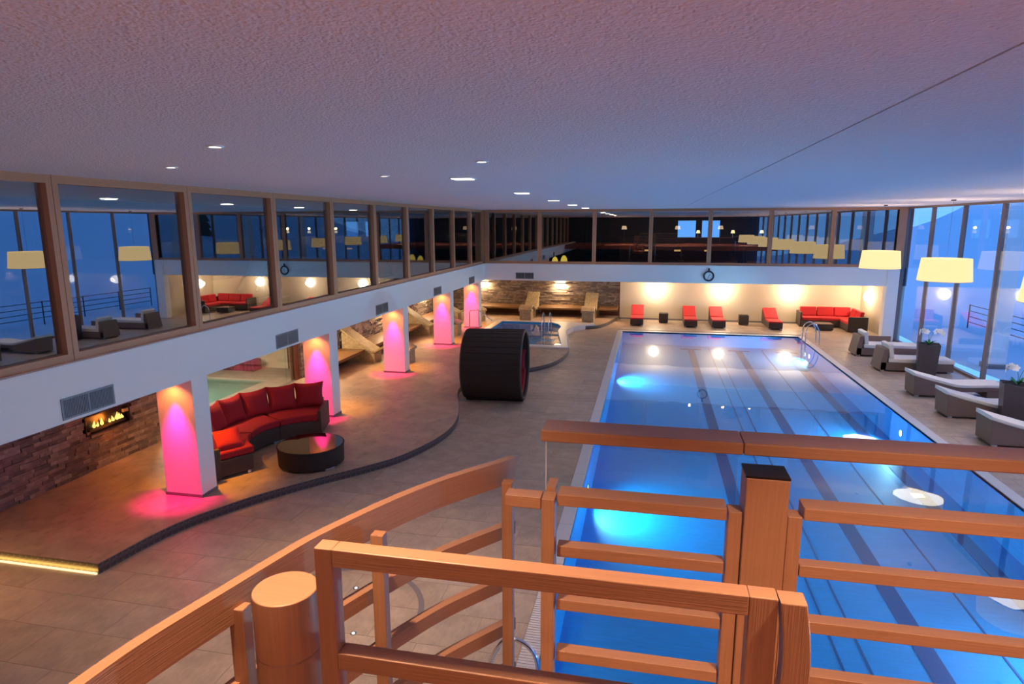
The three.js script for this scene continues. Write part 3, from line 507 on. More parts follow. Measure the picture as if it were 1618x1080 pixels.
{ // curved sofa round a low table
  const t = thing('curved_sofa', 'curved brown rattan sofa with red cushions beside the nearest pink column', 'sofa', [-6.35, HP, -10.75]);
  const secs = [[122, 163.5], [164.5, 209], [210, 250]];
  secs.forEach(([a0, a1], k) => {
    const base = part(t, 'base', sector(1.12, 1.98, a0, a1, 0.05, 0.3, 0.012), M.rattan); part(t, 'back', sector(1.9, 1.98, a0, a1, 0.35, 0.3, 0.012), M.rattan);
    part(t, 'seat_cushion', sector(1.09, 1.88, a0 + 0.4, a1 - 0.4, 0.352, 0.15, 0.035), M.red);
    for (const a of [a0 + 3, a1 - 3]) for (const r of [1.2, 1.88]) { const q = a * Math.PI / 180, o = part(base, 'foot', RB(-0.06, 0.06, 0, 0.05, -0.03, 0.03, 0.006, 1), M.foot); o.position.set(r * Math.cos(q), 0, r * Math.sin(q)); o.rotation.y = -q + Math.PI / 2; }
  });
  part(t, 'arm', sector(1.12, 1.98, 250, 253, 0.05, 0.52, 0.01), M.rattan);
  for (let i = 0; i < 7; i++) { const a = (132 + i * 18.2) * Math.PI / 180, o = part(t, 'back_cushion', pillow(0.64, 0.57, 0.19, 1.9), M.red); o.position.set(1.73 * Math.cos(a), 0.485, 1.73 * Math.sin(a)); o.rotation.order = 'YXZ'; o.rotation.y = -a - Math.PI / 2; o.rotation.x = -0.28; }
  const q = 125 * Math.PI / 180;
  const o = part(t, 'arm_cushion', pillow(0.55, 0.42, 0.2), M.red); o.position.set(1.5 * Math.cos(q), 0.49, 1.5 * Math.sin(q)); o.rotation.order = 'YXZ'; o.rotation.y = -q + Math.PI; o.rotation.x = -0.75;
  part(t, 'arm', sector(1.72, 1.98, 119.5, 122, 0.05, 0.55, 0.01), M.rattan);
}
{
  const t = thing('round_coffee_table', 'low round dark rattan coffee table with glossy dark glass top', 'coffee table', [-6.13, HP, -10.42]);
  part(t, 'drum', CY(0.61, 0.6, 0.33, 0, 0.04, 0, 48), M.rattanDark); part(t, 'glass_top', CY(0.595, 0.595, 0.012, 0, 0.371, 0, 48), M.tableglass); part(t, 'rim', new THREE.TorusGeometry(0.605, 0.014, 8, 64).rotateX(Math.PI / 2).translate(0, 0.37, 0), M.rattanDark);
  for (let i = 0; i < 4; i++) { const a = i * Math.PI / 2 + 0.5; const o = part(t, 'foot', RB(-0.1, 0.1, 0, 0.04, -0.03, 0.03, 0.006, 1), M.foot); o.position.set(0.565 * Math.cos(a), 0, 0.52 * Math.sin(a)); o.rotation.y = -a + Math.PI / 2; }
}
{ // rattan drum pod
  const t = thing('lounge_pod', 'large dark rattan drum shaped lounge pod with red inside cushion', 'lounge pod', [-3.88, 0, -16.1]); t.rotation.y = 0.06;
  const r = 0.93, L = 0.76;
  const pr = [[r - 0.07, -L], [r, -L], [r, L], [r - 0.07, L], [r - 0.07, -L]].map(([a, b]) => new THREE.Vector2(a, b));
  part(t, 'drum', new THREE.LatheGeometry(pr, 64).rotateZ(-Math.PI / 2).translate(0, r, 0), M.rattanDark);
  for (let i = 0; i < 36; i++) { const a = i / 36 * 6.2832; part(t, 'cane_rib', CY(0.007, 0.007, 2 * L - 0.01, 0, -L + 0.005, 0, 5).rotateZ(Math.PI / 2).translate(0, r + (r + 0.003) * Math.cos(a), (r + 0.003) * Math.sin(a)), M.rattanDark); }
  for (const s of [-1, 1]) part(t, 'rim', new THREE.TorusGeometry(r - 0.035, 0.038, 8, 64).rotateY(Math.PI / 2).translate(s * L, r, 0), M.rattan);
  const cush = []; for (let i = 0; i <= 20; i++) { const a = (200 + 140 * i / 20) * Math.PI / 180; cush.push([Math.cos(a) * (r - 0.075), Math.sin(a) * (r - 0.075)]); } const inner = []; for (let i = 20; i >= 0; i--) { const a = (200 + 140 * i / 20) * Math.PI / 180; inner.push([Math.cos(a) * (r - 0.2), Math.sin(a) * (r - 0.2)]); }
  part(t, 'cushion', prism([...cush, ...inner], 2 * L - 0.12, 0.03).rotateY(Math.PI / 2).translate(0, r, 0), M.red);
  const o = part(t, 'back_cushion', pillow(0.9, 0.6, 0.2), M.red); o.position.set(0.25, 0.62, -0.62); o.rotation.x = -0.35;
  part(t, 'runner', [RB(-L, L, 0, 0.04, -0.3, -0.22, 0.01, 1), RB(-L, L, 0, 0.04, 0.22, 0.3, 0.01, 1)], M.rattanDark);
}
// heated stone loungers and the benches between them
function stoneLounger(x, z, turn, label) {                    // local: head at x = 0, foot at x = 2.45
  const t = thing('stone_lounger', label, 'stone lounger', [x, HP, z], turn, 'heated stone loungers');
  const top = [], lo = []; for (let i = 0; i <= 24; i++) { const u = i / 24, xx = 0.05 + 2.4 * u, y = u < 0.5 ? 1.05 - 1.05 * Math.pow(u / 0.5, 0.85) * 0.62 + 0.05 * Math.cos(u * 6) : 0.42 + 0.24 * Math.sin(Math.min(1, (u - 0.5) / 0.33) * Math.PI * 0.62) - (u > 0.9 ? (u - 0.9) * 1.4 : 0); top.push([xx, y]); lo.push([xx, y - 0.08]); }
  part(t, 'couch', prism([...top, ...lo.reverse()], 0.62, 0.015), M.travertine);
  part(t, 'head_block', prism([[0.06, 0], [0.06, 0.96], [1.2, 0.36], [1.2, 0]], 0.54), M.travertine);
  part(t, 'foot_block', RB(1.75, 2.4, 0, 0.46, -0.27, 0.27, 0.015, 1), M.travertine);
}
stoneLounger(XB + 0.06, -19.2, 0, 'pale tiled stone lounger against the left stone wall, behind the third column');
stoneLounger(XB + 0.06, -24.6, 0, 'pale tiled stone lounger against the left stone wall, behind the fourth column');
stoneLounger(XB + 0.06, -28.6, 0, 'pale tiled stone lounger against the left stone wall, farthest in the corner');
stoneLounger(-5.58, ZB + 0.03, -Math.PI / 2, 'pale tiled stone lounger at the far stone wall, left of two facing the spa');
stoneLounger(-2.65, ZB + 0.03, -Math.PI / 2, 'pale tiled stone lounger at the far stone wall, right one near the beige wall');
function bench(x0, x1, z0, z1, label, alongX) {
  const t = thing('stone_bench', label, 'bench', [(x0 + x1) / 2, HP, (z0 + z1) / 2], 0, 'stone benches'); const w = (x1 - x0) / 2, d = (z1 - z0) / 2;
  part(t, 'slab', RB(-w, w, 0.36, 0.45, -d, d, 0.01, 1), M.bench); part(t, 'plinth', alongX ? B(-w, w, 0, 0.36, -d, -d + 0.18) : B(-w, -w + 0.25, 0, 0.36, -d, d), M.darkwood);
}
bench(XB + 0.09, -8.92, -18.85, -16.9, 'brown stone bench on the left wall before the first stone lounger'); bench(XB + 0.09, -8.92, -24.25, -19.55, 'brown stone bench on the left wall between the first two stone loungers'); bench(XB + 0.09, -8.92, -28.25, -24.95, 'brown stone bench on the left wall behind the fourth and fifth columns');
bench(-8.3, -5.95, ZB + 0.02, -30.3, 'brown stone bench on the far wall left of the stone loungers', true); bench(-5.2, -3.02, ZB + 0.02, -30.3, 'brown stone bench on the far wall between the two stone loungers', true); bench(-2.28, -1.36, ZB + 0.02, -30.3, 'short brown stone bench on the far wall beside the beige wall', true);
{ // spa pool sunk in the platform
  const g = thing('spa_pool', 'sunken spa pool with white coping along the winding platform edge', 'spa pool');
  const inner = spaHole.map(([x, z]) => P2(x, z)), outer = [[-2.72, -22.5], [-3.0, -24.4], [-3.27, -26.06], [-3.12, -27.2], [-2.66, -27.8], [-2.24, -28.05], [-2.3, -28.4], [-4.2, -28.6], [-6.8, -28.6], [-6.8, -22.5]].map(([x, z]) => P2(x, z));
  const s = new THREE.Shape(outer); s.holes.push(new THREE.Path(inner)); part(g, 'coping', plan(s, HP + 0.002, 0.05), M.coping);
  const hs = new THREE.Shape(inner); part(g, 'basin_floor', plan(hs, -0.55, 0.06), M.basin);
  const rim = []; for (let i = 0; i < spaHole.length; i++) { const [ax, az] = spaHole[i], [bx, bz] = spaHole[(i + 1) % spaHole.length], l = Math.hypot(bx - ax, bz - az); rim.push(new THREE.BoxGeometry(l, 0.68, 0.012).rotateY(-Math.atan2(bz - az, bx - ax)).translate((ax + bx) / 2, -0.16, (az + bz) / 2)); }
  part(g, 'basin_wall', rim, M.basin);
  const edgeFace = [[-2.72, -22.5], [-3.0, -24.4], [-3.27, -26.06], [-3.12, -27.2], [-2.66, -27.8]]; for (let i = 0; i + 1 < edgeFace.length; i++) { const [ax, az] = edgeFace[i], [bx, bz] = edgeFace[i + 1], l = Math.hypot(bx - ax, bz - az); part(g, 'coping_face', new THREE.BoxGeometry(l, HP + 0.04, 0.03).rotateY(-Math.atan2(bz - az, bx - ax)).translate((ax + bx) / 2 + 0.03, (HP + 0.045) / 2, (az + bz) / 2), M.coping); }
  single('spa_water', 'dark blue water of the sunken spa pool', 'water', new THREE.ShapeGeometry(hs).rotateX(-Math.PI / 2).translate(0, HP - 0.02, 0), M.water);
  const h = thing('spa_handrail', 'pair of slim steel grab rails rising from the spa pool', 'handrail', [-4.0, HP - 0.4, -25.6]);
  for (const s2 of [-0.14, 0.14]) part(h, 'rail', tube([[s2, 0, 0.5], [s2, 0.9, 0.45], [s2, 1.25, 0.2], [s2, 1.2, -0.1], [s2, 0.2, -0.3]], 0.02, 8), M.chrome);
  const k = thing('steel_handrail', 'bent dark steel handrail in front of the farthest pink column', 'handrail', [-7.1, HP, -25.6]);
  part(k, 'rail', tube([[-0.2, 0, 0], [-0.2, 0.85, 0], [0.2, 0.9, 0], [0.75, 0.45, -0.1]], 0.02, 8, false, false), M.chrome); part(k, 'post', CY(0.018, 0.018, 0.88, 0.2, 0, 0, 8), M.chrome);
}
// ================================================================ FAR ALCOVE
[[-0.42, 'leftmost, next to the stone wall'], [1.96, 'second from the left'], [3.17, 'third from the left'], [5.55, 'rightmost, next to the corner sofa']].forEach(([x, w]) => {
  const t = thing('red_sun_lounger', 'red cushioned rattan lounger at the far wall, ' + w, 'sun lounger', [x, 0, -30.2], 0, 'red loungers');
  const base = part(t, 'base', [RB(-0.29, 0.29, 0.05, 0.3, -0.95, 0.95, 0.01, 1), prism([[0.95, 0.3], [0.1, 0.3], [0.95, 0.66]], 0.58).rotateY(Math.PI / 2)], M.rattan);
  part(t, 'seat_cushion', RB(-0.29, 0.29, 0.3, 0.37, -0.12, 0.96, 0.025), M.coral);
  const o = part(t, 'back_cushion', RB(-0.29, 0.29, 0, 0.08, -0.95, 0, 0.025), M.coral); o.position.set(0, 0.315, -0.1); o.rotation.x = 0.4;
  for (const [a, b] of [[-0.24, -0.9], [0.24, -0.9], [-0.24, 0.9], [0.24, 0.9]]) part(base, 'foot', RB(a - 0.04, a + 0.04, 0, 0.05, b - 0.03, b + 0.03, 0.006, 1), M.foot);
});
[[0.79, 'left, between the first two red loungers'], [4.38, 'right, between the last two red loungers']].forEach(([x, w]) => { const t = thing('rattan_cube', 'small dark rattan cube table at the far wall, ' + w, 'side table', [x, 0, -30.55], 0, 'cube tables'); part(t, 'body', RB(-0.21, 0.21, 0.04, 0.44, -0.2, 0.2, 0.012), M.rattan); part(t, 'top', RB(-0.2, 0.2, 0.44, 0.452, -0.19, 0.19, 0.004, 1), M.rattanDark); for (const a of [-0.16, 0.16]) for (const b of [-0.15, 0.15]) part(t, 'foot', CY(0.02, 0.02, 0.04, a, 0, b, 8), M.foot); });
{
  const t = thing('corner_sofa', 'red cushioned rattan corner sofa in the right corner of the far alcove', 'sofa', [6.85, 0, -31.3]);   // local origin at the back left corner
  part(t, 'base', RB(0, 2.35, 0.04, 0.3, 0, 0.82, 0.01, 1), M.rattan); part(t, 'base', RB(1.6, 2.35, 0.04, 0.3, 0.83, 2.05, 0.01, 1), M.rattan);
  part(t, 'back', RB(0, 2.35, 0.3, 0.66, 0, 0.07, 0.01, 1), M.rattan); part(t, 'back', RB(2.28, 2.35, 0.3, 0.66, 0.08, 2.05, 0.01, 1), M.rattan);
  part(t, 'arm', RB(-0.06, 0.02, 0.04, 0.66, 0, 0.84, 0.01, 1), M.rattan); part(t, 'arm', RB(1.58, 2.36, 0.04, 0.66, 2.05, 2.13, 0.01, 1), M.rattan);
  for (const [a, b] of [[0.03, 0.8], [0.81, 1.58]]) part(t, 'seat_cushion', RB(a, b, 0.3, 0.43, 0.1, 0.83, 0.03), M.coral); part(t, 'seat_cushion', RB(1.6, 2.26, 0.3, 0.43, 0.1, 1.0, 0.03), M.coral); part(t, 'seat_cushion', RB(1.6, 2.26, 0.3, 0.43, 1.01, 2.04, 0.03), M.coral);
  for (const x of [0.4, 1.13, 1.84]) { const o = part(t, 'back_cushion', RB(-0.35, 0.35, 0, 0.42, -0.08, 0.08, 0.05), M.coral); o.position.set(x, 0.43, 0.2); o.rotation.x = -0.18; }
  for (const z of [0.75, 1.45]) { const o = part(t, 'back_cushion', RB(-0.08, 0.08, 0, 0.42, -0.34, 0.34, 0.05), M.coral); o.position.set(2.16, 0.43, z); o.rotation.z = -0.18; }
  const f = thing('rattan_table', 'low square rattan table before the red corner sofa', 'coffee table', [7.6, 0, -29.75]); part(f, 'body', RB(-0.34, 0.34, 0.03, 0.28, -0.3, 0.3, 0.012), M.rattan); part(f, 'top', RB(-0.33, 0.33, 0.28, 0.294, -0.29, 0.29, 0.004, 1), M.rattanBrown); for (const a of [-0.28, 0.28]) for (const b of [-0.24, 0.24]) part(f, 'foot', CY(0.02, 0.02, 0.03, a, 0, b, 8), M.foot);
}
function ladder(x, z, turn, label) { const t = thing('pool_ladder', label, 'pool ladder', [x, 0, z], turn); for (const s of [-0.27, 0.27]) part(t, 'rail', tube([[0.34, 0.005, s], [0.3, 0.55, s], [0.12, 0.82, s], [-0.1, 0.72, s], [-0.16, 0.2, s], [-0.12, -0.55, s]], 0.021, 8, false, true, 40), M.chrome); for (const y of [-0.2, -0.42]) part(t, 'tread', B(-0.18, -0.1, y - 0.012, y + 0.012, -0.26, 0.26), M.chrome); }
ladder(PX1 + 0.02, -26.1, 0, 'steel pool ladder at the far right corner of the pool'); ladder(PX0 - 0.02, -4.9, Math.PI, 'steel pool ladder at the near left pool edge');
ladder(2.2, -3.15 + 0.12, -Math.PI / 2, 'steel pool ladder at the near end of the pool');
// ================================================================ RIGHT DECK
[[-24.3, 'farther of two, next to the white pier'], [-21.9, 'nearer of two, half behind the first planter']].forEach(([z, w]) => {
  const t = thing('daybed', 'brown rattan daybed with pale cushions, ' + w, 'daybed', [7.22, 0, z], 0, 'rattan daybeds');
  const base = part(t, 'base', RB(0.04, 2.1, 0.05, 0.3, -0.42, 0.4, 0.012), M.rattanBrown); part(t, 'back', prism([[0, 0.05], [0.12, 0.72], [0.24, 0.72], [0.2, 0.05]], 0.82, 0.01).translate(0, 0, -0.01), M.rattanBrown); part(t, 'arm', RB(0.22, 1.35, 0.3, 0.62, -0.42, -0.34, 0.012, 1), M.rattanBrown);
  part(t, 'seat_cushion', RB(0.26, 2.12, 0.3, 0.43, -0.33, 0.41, 0.03), M.white);
  const o = part(t, 'back_cushion', RB(-0.07, 0.07, 0, 0.46, -0.36, 0.36, 0.04), M.white); o.position.set(0.36, 0.42, 0.03); o.rotation.z = 0.16;
  for (const a of [0.12, 2.0]) for (const b of [-0.34, 0.33]) part(base, 'foot', RB(a - 0.05, a + 0.05, 0, 0.05, b - 0.03, b + 0.03, 0.006, 1), M.foot);
});
[[-18.75, 'farthest of three'], [-16.8, 'middle of three, beside the second planter'], [-14.75, 'nearest of three, cut by the picture edge']].forEach(([z, w]) => {
  const t = thing('wave_lounger', 'brown rattan wave lounger with long pale pad, ' + w, 'sun lounger', [7.06, 0, z], 0, 'wave loungers');
  const f = (u) => 0.40 + 0.27 * Math.pow(Math.max(0, 1 - u / 0.55), 1.5) - 0.03 * Math.sin(Math.min(1, Math.max(0, (u - 0.3) / 0.5)) * Math.PI) + 0.02 * u, up = [], lo = []; for (let i = 0; i <= 30; i++) { const u = i / 30; up.push([2.2 * u, f(u)]); lo.push([2.2 * u, f(u) - 0.085]); }
  const side = up.map(([x, y]) => [x, y - 0.09]);
  part(t, 'head_base', prism([[0.03, 0.05], ...side.filter(([x]) => x <= 1.1), [1.1, 0.05]].map(([x, y]) => [x + 0.02, y]), 0.66, 0.01), M.rattanBrown);
  part(t, 'frame', prism([...side.filter(([x]) => x >= 1.05), ...side.filter(([x]) => x >= 1.05).map(([x, y]) => [x, y - 0.1]).reverse()], 0.66, 0.01), M.rattanBrown);
  part(t, 'foot_base', RB(1.78, 2.16, 0.05, 0.26, -0.33, 0.33, 0.012, 1), M.rattanBrown);
  part(t, 'pad', prism([...up, ...lo.reverse()], 0.68, 0.025), M.white);
  for (const a of [0.14, 2.05]) for (const b of [-0.27, 0.27]) part(t, 'foot', RB(a - 0.05, a + 0.05, 0, 0.05, b - 0.03, b + 0.03, 0.006, 1), M.foot);
});
function orchid(x, z, label, potLabel, sd) {
  const p = thing('tall_planter', potLabel, 'planter', [x, 0, z], 0, 'tapered planters'); p.rotation.y = -0.28;
  const box = new THREE.CylinderGeometry(0.41, 0.33, 1.0, 4, 1, true).rotateY(Math.PI / 4).translate(0, 0.5, 0), inn = new THREE.CylinderGeometry(0.375, 0.372, 0.06, 4, 1, true).rotateY(Math.PI / 4).translate(0, 0.97, 0);
  M.pot.side = THREE.DoubleSide; part(p, 'body', [box.toNonIndexed(), inn.toNonIndexed(), new THREE.RingGeometry(0.375, 0.41, 4, 1).rotateX(-Math.PI / 2).rotateY(0).translate(0, 1.0, 0)].map((g) => { const q = g.index ? g.toNonIndexed() : g; q.computeVertexNormals(); return q; }), M.pot);
  part(p, 'soil', B(-0.25, 0.25, 0.95, 0.97, -0.25, 0.25), M.soil); part(p, 'floor_plate', B(-0.22, 0.22, 0, 0.02, -0.22, 0.22), M.pot);
  const t = thing('orchid', label, 'orchid', [x, 0.972, z], 0, 'white orchids');
  const petal = (w, h) => { const s = new THREE.Shape(); s.moveTo(0, 0); s.bezierCurveTo(w, h * 0.2, w, h * 0.9, 0, h); s.bezierCurveTo(-w, h * 0.9, -w, h * 0.2, 0, 0); const g = new THREE.ShapeGeometry(s, 5), q = g.attributes.position; for (let i = 0; i < q.count; i++) q.setZ(i, 0.25 * q.getX(i) * q.getX(i) / w - 0.02 * q.getY(i)); g.computeVertexNormals(); return g; };
  for (const [k, dir] of [[0, 1], [1, -1]]) {
    const pts = [[0, 0, 0], [0.03 * dir, 0.24, 0.02], [0.11 * dir, 0.4, 0.03], [0.24 * dir, 0.43, 0.05], [0.33 * dir, 0.36, 0.06]]; part(t, 'stem', tube(pts, 0.006, 5), M.leaf);
    for (let j = 0; j < 5; j++) { const u = 0.5 + j * 0.12, q = new THREE.CatmullRomCurve3(pts.map((a) => V(...a))).getPoint(Math.min(1, u)); const gs = []; for (let i = 0; i < 5; i++) gs.push(petal(0.045, 0.085).rotateZ(i * 1.2566)); const o = part(t, 'blossom', gs, M.petal); o.position.set(q.x, q.y, q.z + 0.03 - 0.05 * (j % 2)); o.rotation.set(-0.3 + 0.2 * (j % 3), 0.5 * dir - 0.4 * j, 0.3 * j + k); }
  }
  for (let i = 0; i < 5; i++) { const o = part(t, 'leaf', petal(0.05, 0.24), M.leaf); o.rotation.order = 'YXZ'; o.rotation.y = i * 1.3 + sd; o.rotation.x = 0.9; }
}
orchid(8.4, -21.12, 'white flowering orchid in the farther planter', 'tall tapered dark planter, farther one beside the second daybed', 0.2); orchid(8.32, -16.12, 'white flowering orchid in the nearer planter at right', 'tall tapered dark planter, nearer one between the wave loungers', 0.9);

// ================================================================ WALL FITTINGS AND FLOOR DETAILS
function vent(p, turn, w, label, n) { const t = thing('air_vent', label, 'air vent', p, turn, 'air vents'); const fr = part(t, 'frame', [B(-w / 2, w / 2, 0.24, 0.262, 0, 0.012), B(-w / 2, w / 2, -0.012, 0.01, 0, 0.012), B(-w / 2, -w / 2 + 0.02, 0.01, 0.24, 0, 0.012), B(w / 2 - 0.02, w / 2, 0.01, 0.24, 0, 0.012), B(-0.01, 0.01, 0.01, 0.24, 0, 0.012)], M.grille); part(t, 'backing', B(-w / 2, w / 2, 0, 0.25, 0, 0.003), M.dark); for (let i = 0; i < n; i++) { const x = -w / 2 + 0.03 + (w - 0.06) * i / (n - 1); part(t, 'slat', B(x - 0.006, x + 0.006, 0.01, 0.24, 0.003, 0.011), M.grille); } }
[[-6.65, 'nearest'], [-11.35, 'second'], [-16.05, 'third'], [-20.75, 'fourth'], [-25.1, 'farthest']].forEach(([z, w], i) => vent([XF, 2.22, z], Math.PI / 2, 0.8, 'grey slatted air vent in the left white band, ' + w + ' of five', i < 2 ? 34 : 22));
vent([-5.26, 2.25, ZF], 0, 0.8, 'dark grey air vent in the far white band', 22);
{
  const t = thing('wall_clock', 'round wall clock on the far white band', 'clock', [2.45, 2.47, ZF]);
  part(t, 'rim', new THREE.TorusGeometry(0.19, 0.03, 8, 40).translate(0, 0, 0.03), M.machine); const face = part(t, 'face', CY(0.19, 0.19, 0.02, 0, 0, 0, 40).rotateX(Math.PI / 2).translate(0, 0, 0.005), M.paint);
  part(t, 'bracket', RB(-0.03, 0.03, 0.2, 0.32, 0, 0.05, 0.01, 1), M.machine);
  for (let i = 0; i < 12; i++) part(face, 'hour_mark', B(-0.006, 0.006, 0.135, 0.165, 0.026, 0.029).rotateZ(i * Math.PI / 6), M.dark);
  part(t, 'hour_hand', B(-0.009, 0.009, -0.02, 0.1, 0.029, 0.032).rotateZ(-0.7), M.dark); part(t, 'minute_hand', B(-0.006, 0.006, -0.03, 0.15, 0.032, 0.035).rotateZ(-3.5), M.dark);
}
{
  single('floor_ring', 'dark round drain ring set in the floor beyond the stair', 'floor ring', new THREE.RingGeometry(0.95, 1.02, 72).rotateX(-Math.PI / 2).translate(0, 0.003, 0), M.skirt, [-3.5, 0, -6.35]);
  for (const [x, z, w] of [[-3.53, -6.87, 'farther'], [-3.15, -6.01, 'nearer']]) { const t = thing('floor_spot', 'tiny round floor light inside the ring, ' + w + ' one', 'floor light', [x, 0, z], 0, 'floor lights'); part(t, 'rim', CY(0.035, 0.035, 0.004, 0, 0.0005, 0, 16), M.chrome); part(t, 'lens', CY(0.018, 0.018, 0.003, 0, 0.004, 0, 12), glow('floorlens', 1, 0.95, 0.9, 3)); }
}
// ================================================================ ROOMS BEHIND THE GLAZING
{ // bar at the far end
  const t = thing('bar_counter', 'dark wooden bar counter behind the far windows', 'bar counter', [1.2, SI - 0.02, -32.2]); part(t, 'front', RB(-2.6, 2.6, 0, 1.02, -0.3, 0.3, 0.01, 1), M.bar, 0); part(t, 'top', RB(-2.75, 2.75, 1.02, 1.08, -0.4, 0.42, 0.01, 1), M.darkwood, 0); for (let i = 0; i < 3; i++) part(t, 'light_slot', B(-1.4 + i * 1.4, -1.1 + i * 1.4, 0.42, 0.5, 0.3, 0.306), glow('slot', 1, 0.5, 0.15, 0.8));
  [-0.9, 0.3, 1.5, 2.7].forEach((x, i) => { const s = thing('bar_stool', `dark bar stool at the counter behind the far windows, ${['first', 'second', 'third', 'fourth'][i]} from the left`, 'bar stool', [x, SI - 0.02, -31.3], 0, 'bar stools'); part(s, 'seat', CY(0.19, 0.17, 0.07, 0, 0.74, 0), M.darkwood); part(s, 'post', CY(0.025, 0.025, 0.72, 0, 0.02, 0, 10), M.chrome); part(s, 'base', CY(0.2, 0.22, 0.02, 0, 0, 0), M.chrome); part(s, 'footrest', new THREE.TorusGeometry(0.15, 0.01, 6, 24).rotateX(Math.PI / 2).translate(0, 0.28, 0), M.chrome); });
  [[-4.55 + 0.5, 0.2], [-3.65, 0.3]].forEach(([x, h], i) => { single('egg_lamp', (i ? 'taller' : 'shorter') + ' yellow glowing egg shaped lamp behind the far windows', 'lamp', new THREE.LatheGeometry([[0, 0], [0.1, 0], [0.14, 0.08], [0.12, 0.2], [0.06, 0.29], [0, 0.32]].map(([a, b]) => new THREE.Vector2(a * (0.8 + h), b * (0.6 + 2 * h))), 20), glow('egg', 1, 0.62, 0.08, 0.9), [x, SI - 0.02, -28.1]); });
  [[2.3, 'left'], [3.9, 'middle'], [5.2, 'right']].forEach(([x, w]) => { const s = thing('table_lamp', 'small glowing table lamp behind the far windows, ' + w + ' one', 'lamp', [x, SI + 1.06, -32.3]); part(s, 'stem', CY(0.015, 0.03, 0.2, 0, 0, 0, 10), M.chrome); part(s, 'shade', CY(0.06, 0.1, 0.14, 0, 0.2, 0, 20), glow('tablelamp', 1, 0.72, 0.35, 2)); point(0xffb060, 0.8, [x, SI + 1.5, -32.3], scene, 3); });
  single('bar_shelf_counter', 'long sideboard behind the far windows on the right', 'sideboard', RB(-1.0, 1.6, 0, 1.06, -0.25, 0.25, 0.01, 1), M.bar, [5.05, SI - 0.02, -32.4], 0, undefined, 0);
  const m = thing('round_pedestal_table', 'dark round pedestal table with flared top behind the far windows', 'table', [4.0, SI - 0.02, -29.4]); part(m, 'pedestal', CY(0.16, 0.2, 0.9, 0, 0, 0), M.darkwood); part(m, 'top', new THREE.LatheGeometry([[0, 0.9], [0.2, 0.9], [0.46, 1.05], [0.44, 1.14], [0.3, 1.2], [0, 1.2]].map(([a, b]) => new THREE.Vector2(a, b)), 28), M.darkwood);
  const c = thing('window_curtain', 'dark teal drawn curtain behind the far windows at left', 'curtain', [-3.2, SI - 0.02, -33]); const sh = []; for (let i = 0; i <= 40; i++) sh.push([i * 0.03, 0.04 * Math.sin(i * 1.3)]); const cp = []; for (let i = 0; i < 40; i++) cp.push(new THREE.BoxGeometry(0.034, 2.3, 0.006).rotateY(-Math.atan2(sh[i + 1][1] - sh[i][1], 0.03)).translate(sh[i][0], 1.15, sh[i][1])); part(c, 'cloth', cp, std('teal', 0x1d4650, 0.95));
}
{ // exercise machines in the room behind the left windows
  [-12.6, -19.6].forEach((z, i) => { const t = thing('exercise_machine', (i ? 'farther' : 'nearer') + ' dark exercise machine with slanted arms behind the left windows', 'exercise machine', [-8.4, SI - 0.02, z]);
    part(t, 'frame', [RB(-0.25, 0.25, 0, 0.1, -0.8, 0.8, 0.02, 1), RB(-0.05, 0.05, 0.1, 1.5, -0.6, -0.48, 0.02, 1)], M.machine); for (const s of [-0.22, 0.22]) part(t, 'arm', tube([[s, 0.35, 0.5], [s, 1.1, -0.2], [s, 1.75, -0.7]], 0.03, 8), M.machine); part(t, 'console', RB(-0.22, 0.22, 1.45, 1.72, -0.66, -0.58, 0.02, 1), M.black); part(t, 'flywheel', CY(0.3, 0.3, 0.1, 0, -0.05, 0, 28).rotateZ(Math.PI / 2).translate(0, 0.42, -0.5), M.rubber); });
}
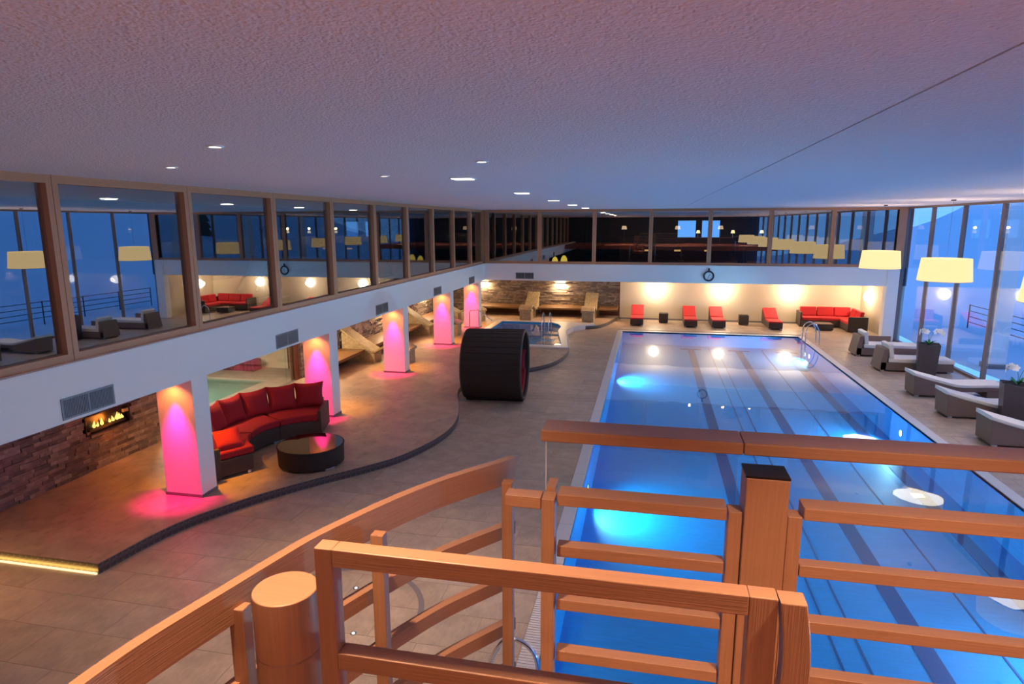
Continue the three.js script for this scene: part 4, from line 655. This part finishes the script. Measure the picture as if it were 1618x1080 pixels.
// ================================================================ OUTSIDE: snow slope and a few firs beyond the right glazing
{
  const g = new THREE.PlaneGeometry(120, 140, 60, 60).rotateX(-Math.PI / 2).translate(70.6, 0, -25), p = g.attributes.position;
  for (let i = 0; i < p.count; i++) { const x = p.getX(i) - 10.6, z = p.getZ(i); p.setY(i, -0.25 + Math.pow(Math.max(0, x - 6) / 10, 1.5) * (1.6 + 0.6 * n16(x * 0.12, z * 0.12)) + 0.25 * n8(x * 0.2, z * 0.2)); }
  g.computeVertexNormals(); const o = mesh(clean(g), M.snow, 'snow_slope'); uvBox(o.geometry); o.userData = { kind: 'structure', label: 'blue lit snow slope outside the right windows', category: 'snow' }; scene.add(o);
  for (let k = 0; k < 6; k++) { const x = 22 + rr(0, 22), z = -34 + k * 8 + rr(-2, 2), h = rr(4, 7), y = -0.3 + Math.pow((x - 16.6) / 10, 1.5) * 1.7; const t = thing('fir_tree', `dark fir on the snow outside the right windows, ${['first', 'second', 'third', 'fourth', 'fifth', 'sixth'][k]} from the far end`, 'tree', [x, y, z], 0, 'firs outside'); part(t, 'trunk', CY(0.06, 0.16, h * 0.5, 0, 0, 0, 8), M.bark); for (let i = 0; i < 6; i++) part(t, 'branch_tier', new THREE.ConeGeometry(h * 0.2 * (1 - i * 0.14), h * 0.28, 11).translate(0, h * (0.24 + i * 0.14), 0), M.needles); }
}
{ // terrace outside: pale roof posts and a slim railing
  [[-23.6, 'far'], [-17.2, 'middle'], [-10.6, 'near']].forEach(([z, w]) => { const t = thing('terrace_post', 'pale square post on the terrace outside the right windows, ' + w + ' one', 'post', [11.4, -0.2, z], 0, 'terrace posts'); part(t, 'shaft', RB(-0.24, 0.24, 0, 5.6, -0.24, 0.24, 0.01, 1), M.paint); part(t, 'plinth', B(-0.3, 0.3, 0, 0.2, -0.3, 0.3), M.skirt); });
  const t = thing('terrace_railing', 'slim dark railing on the terrace outside the right windows', 'railing', [14.2, -0.25, -18]);
  for (let i = 0; i < 13; i++) part(t, 'post', B(-0.02, 0.02, 0, 1.25, -14 + i * 2.3 - 0.02, -14 + i * 2.3 + 0.02), M.machine);
  for (let i = 0; i < 4; i++) part(t, 'bar', B(-0.015, 0.015, 0.45 + i * 0.25, 0.48 + i * 0.25, -14, 13.6), M.machine);
}
renderer.render(scene, camera);
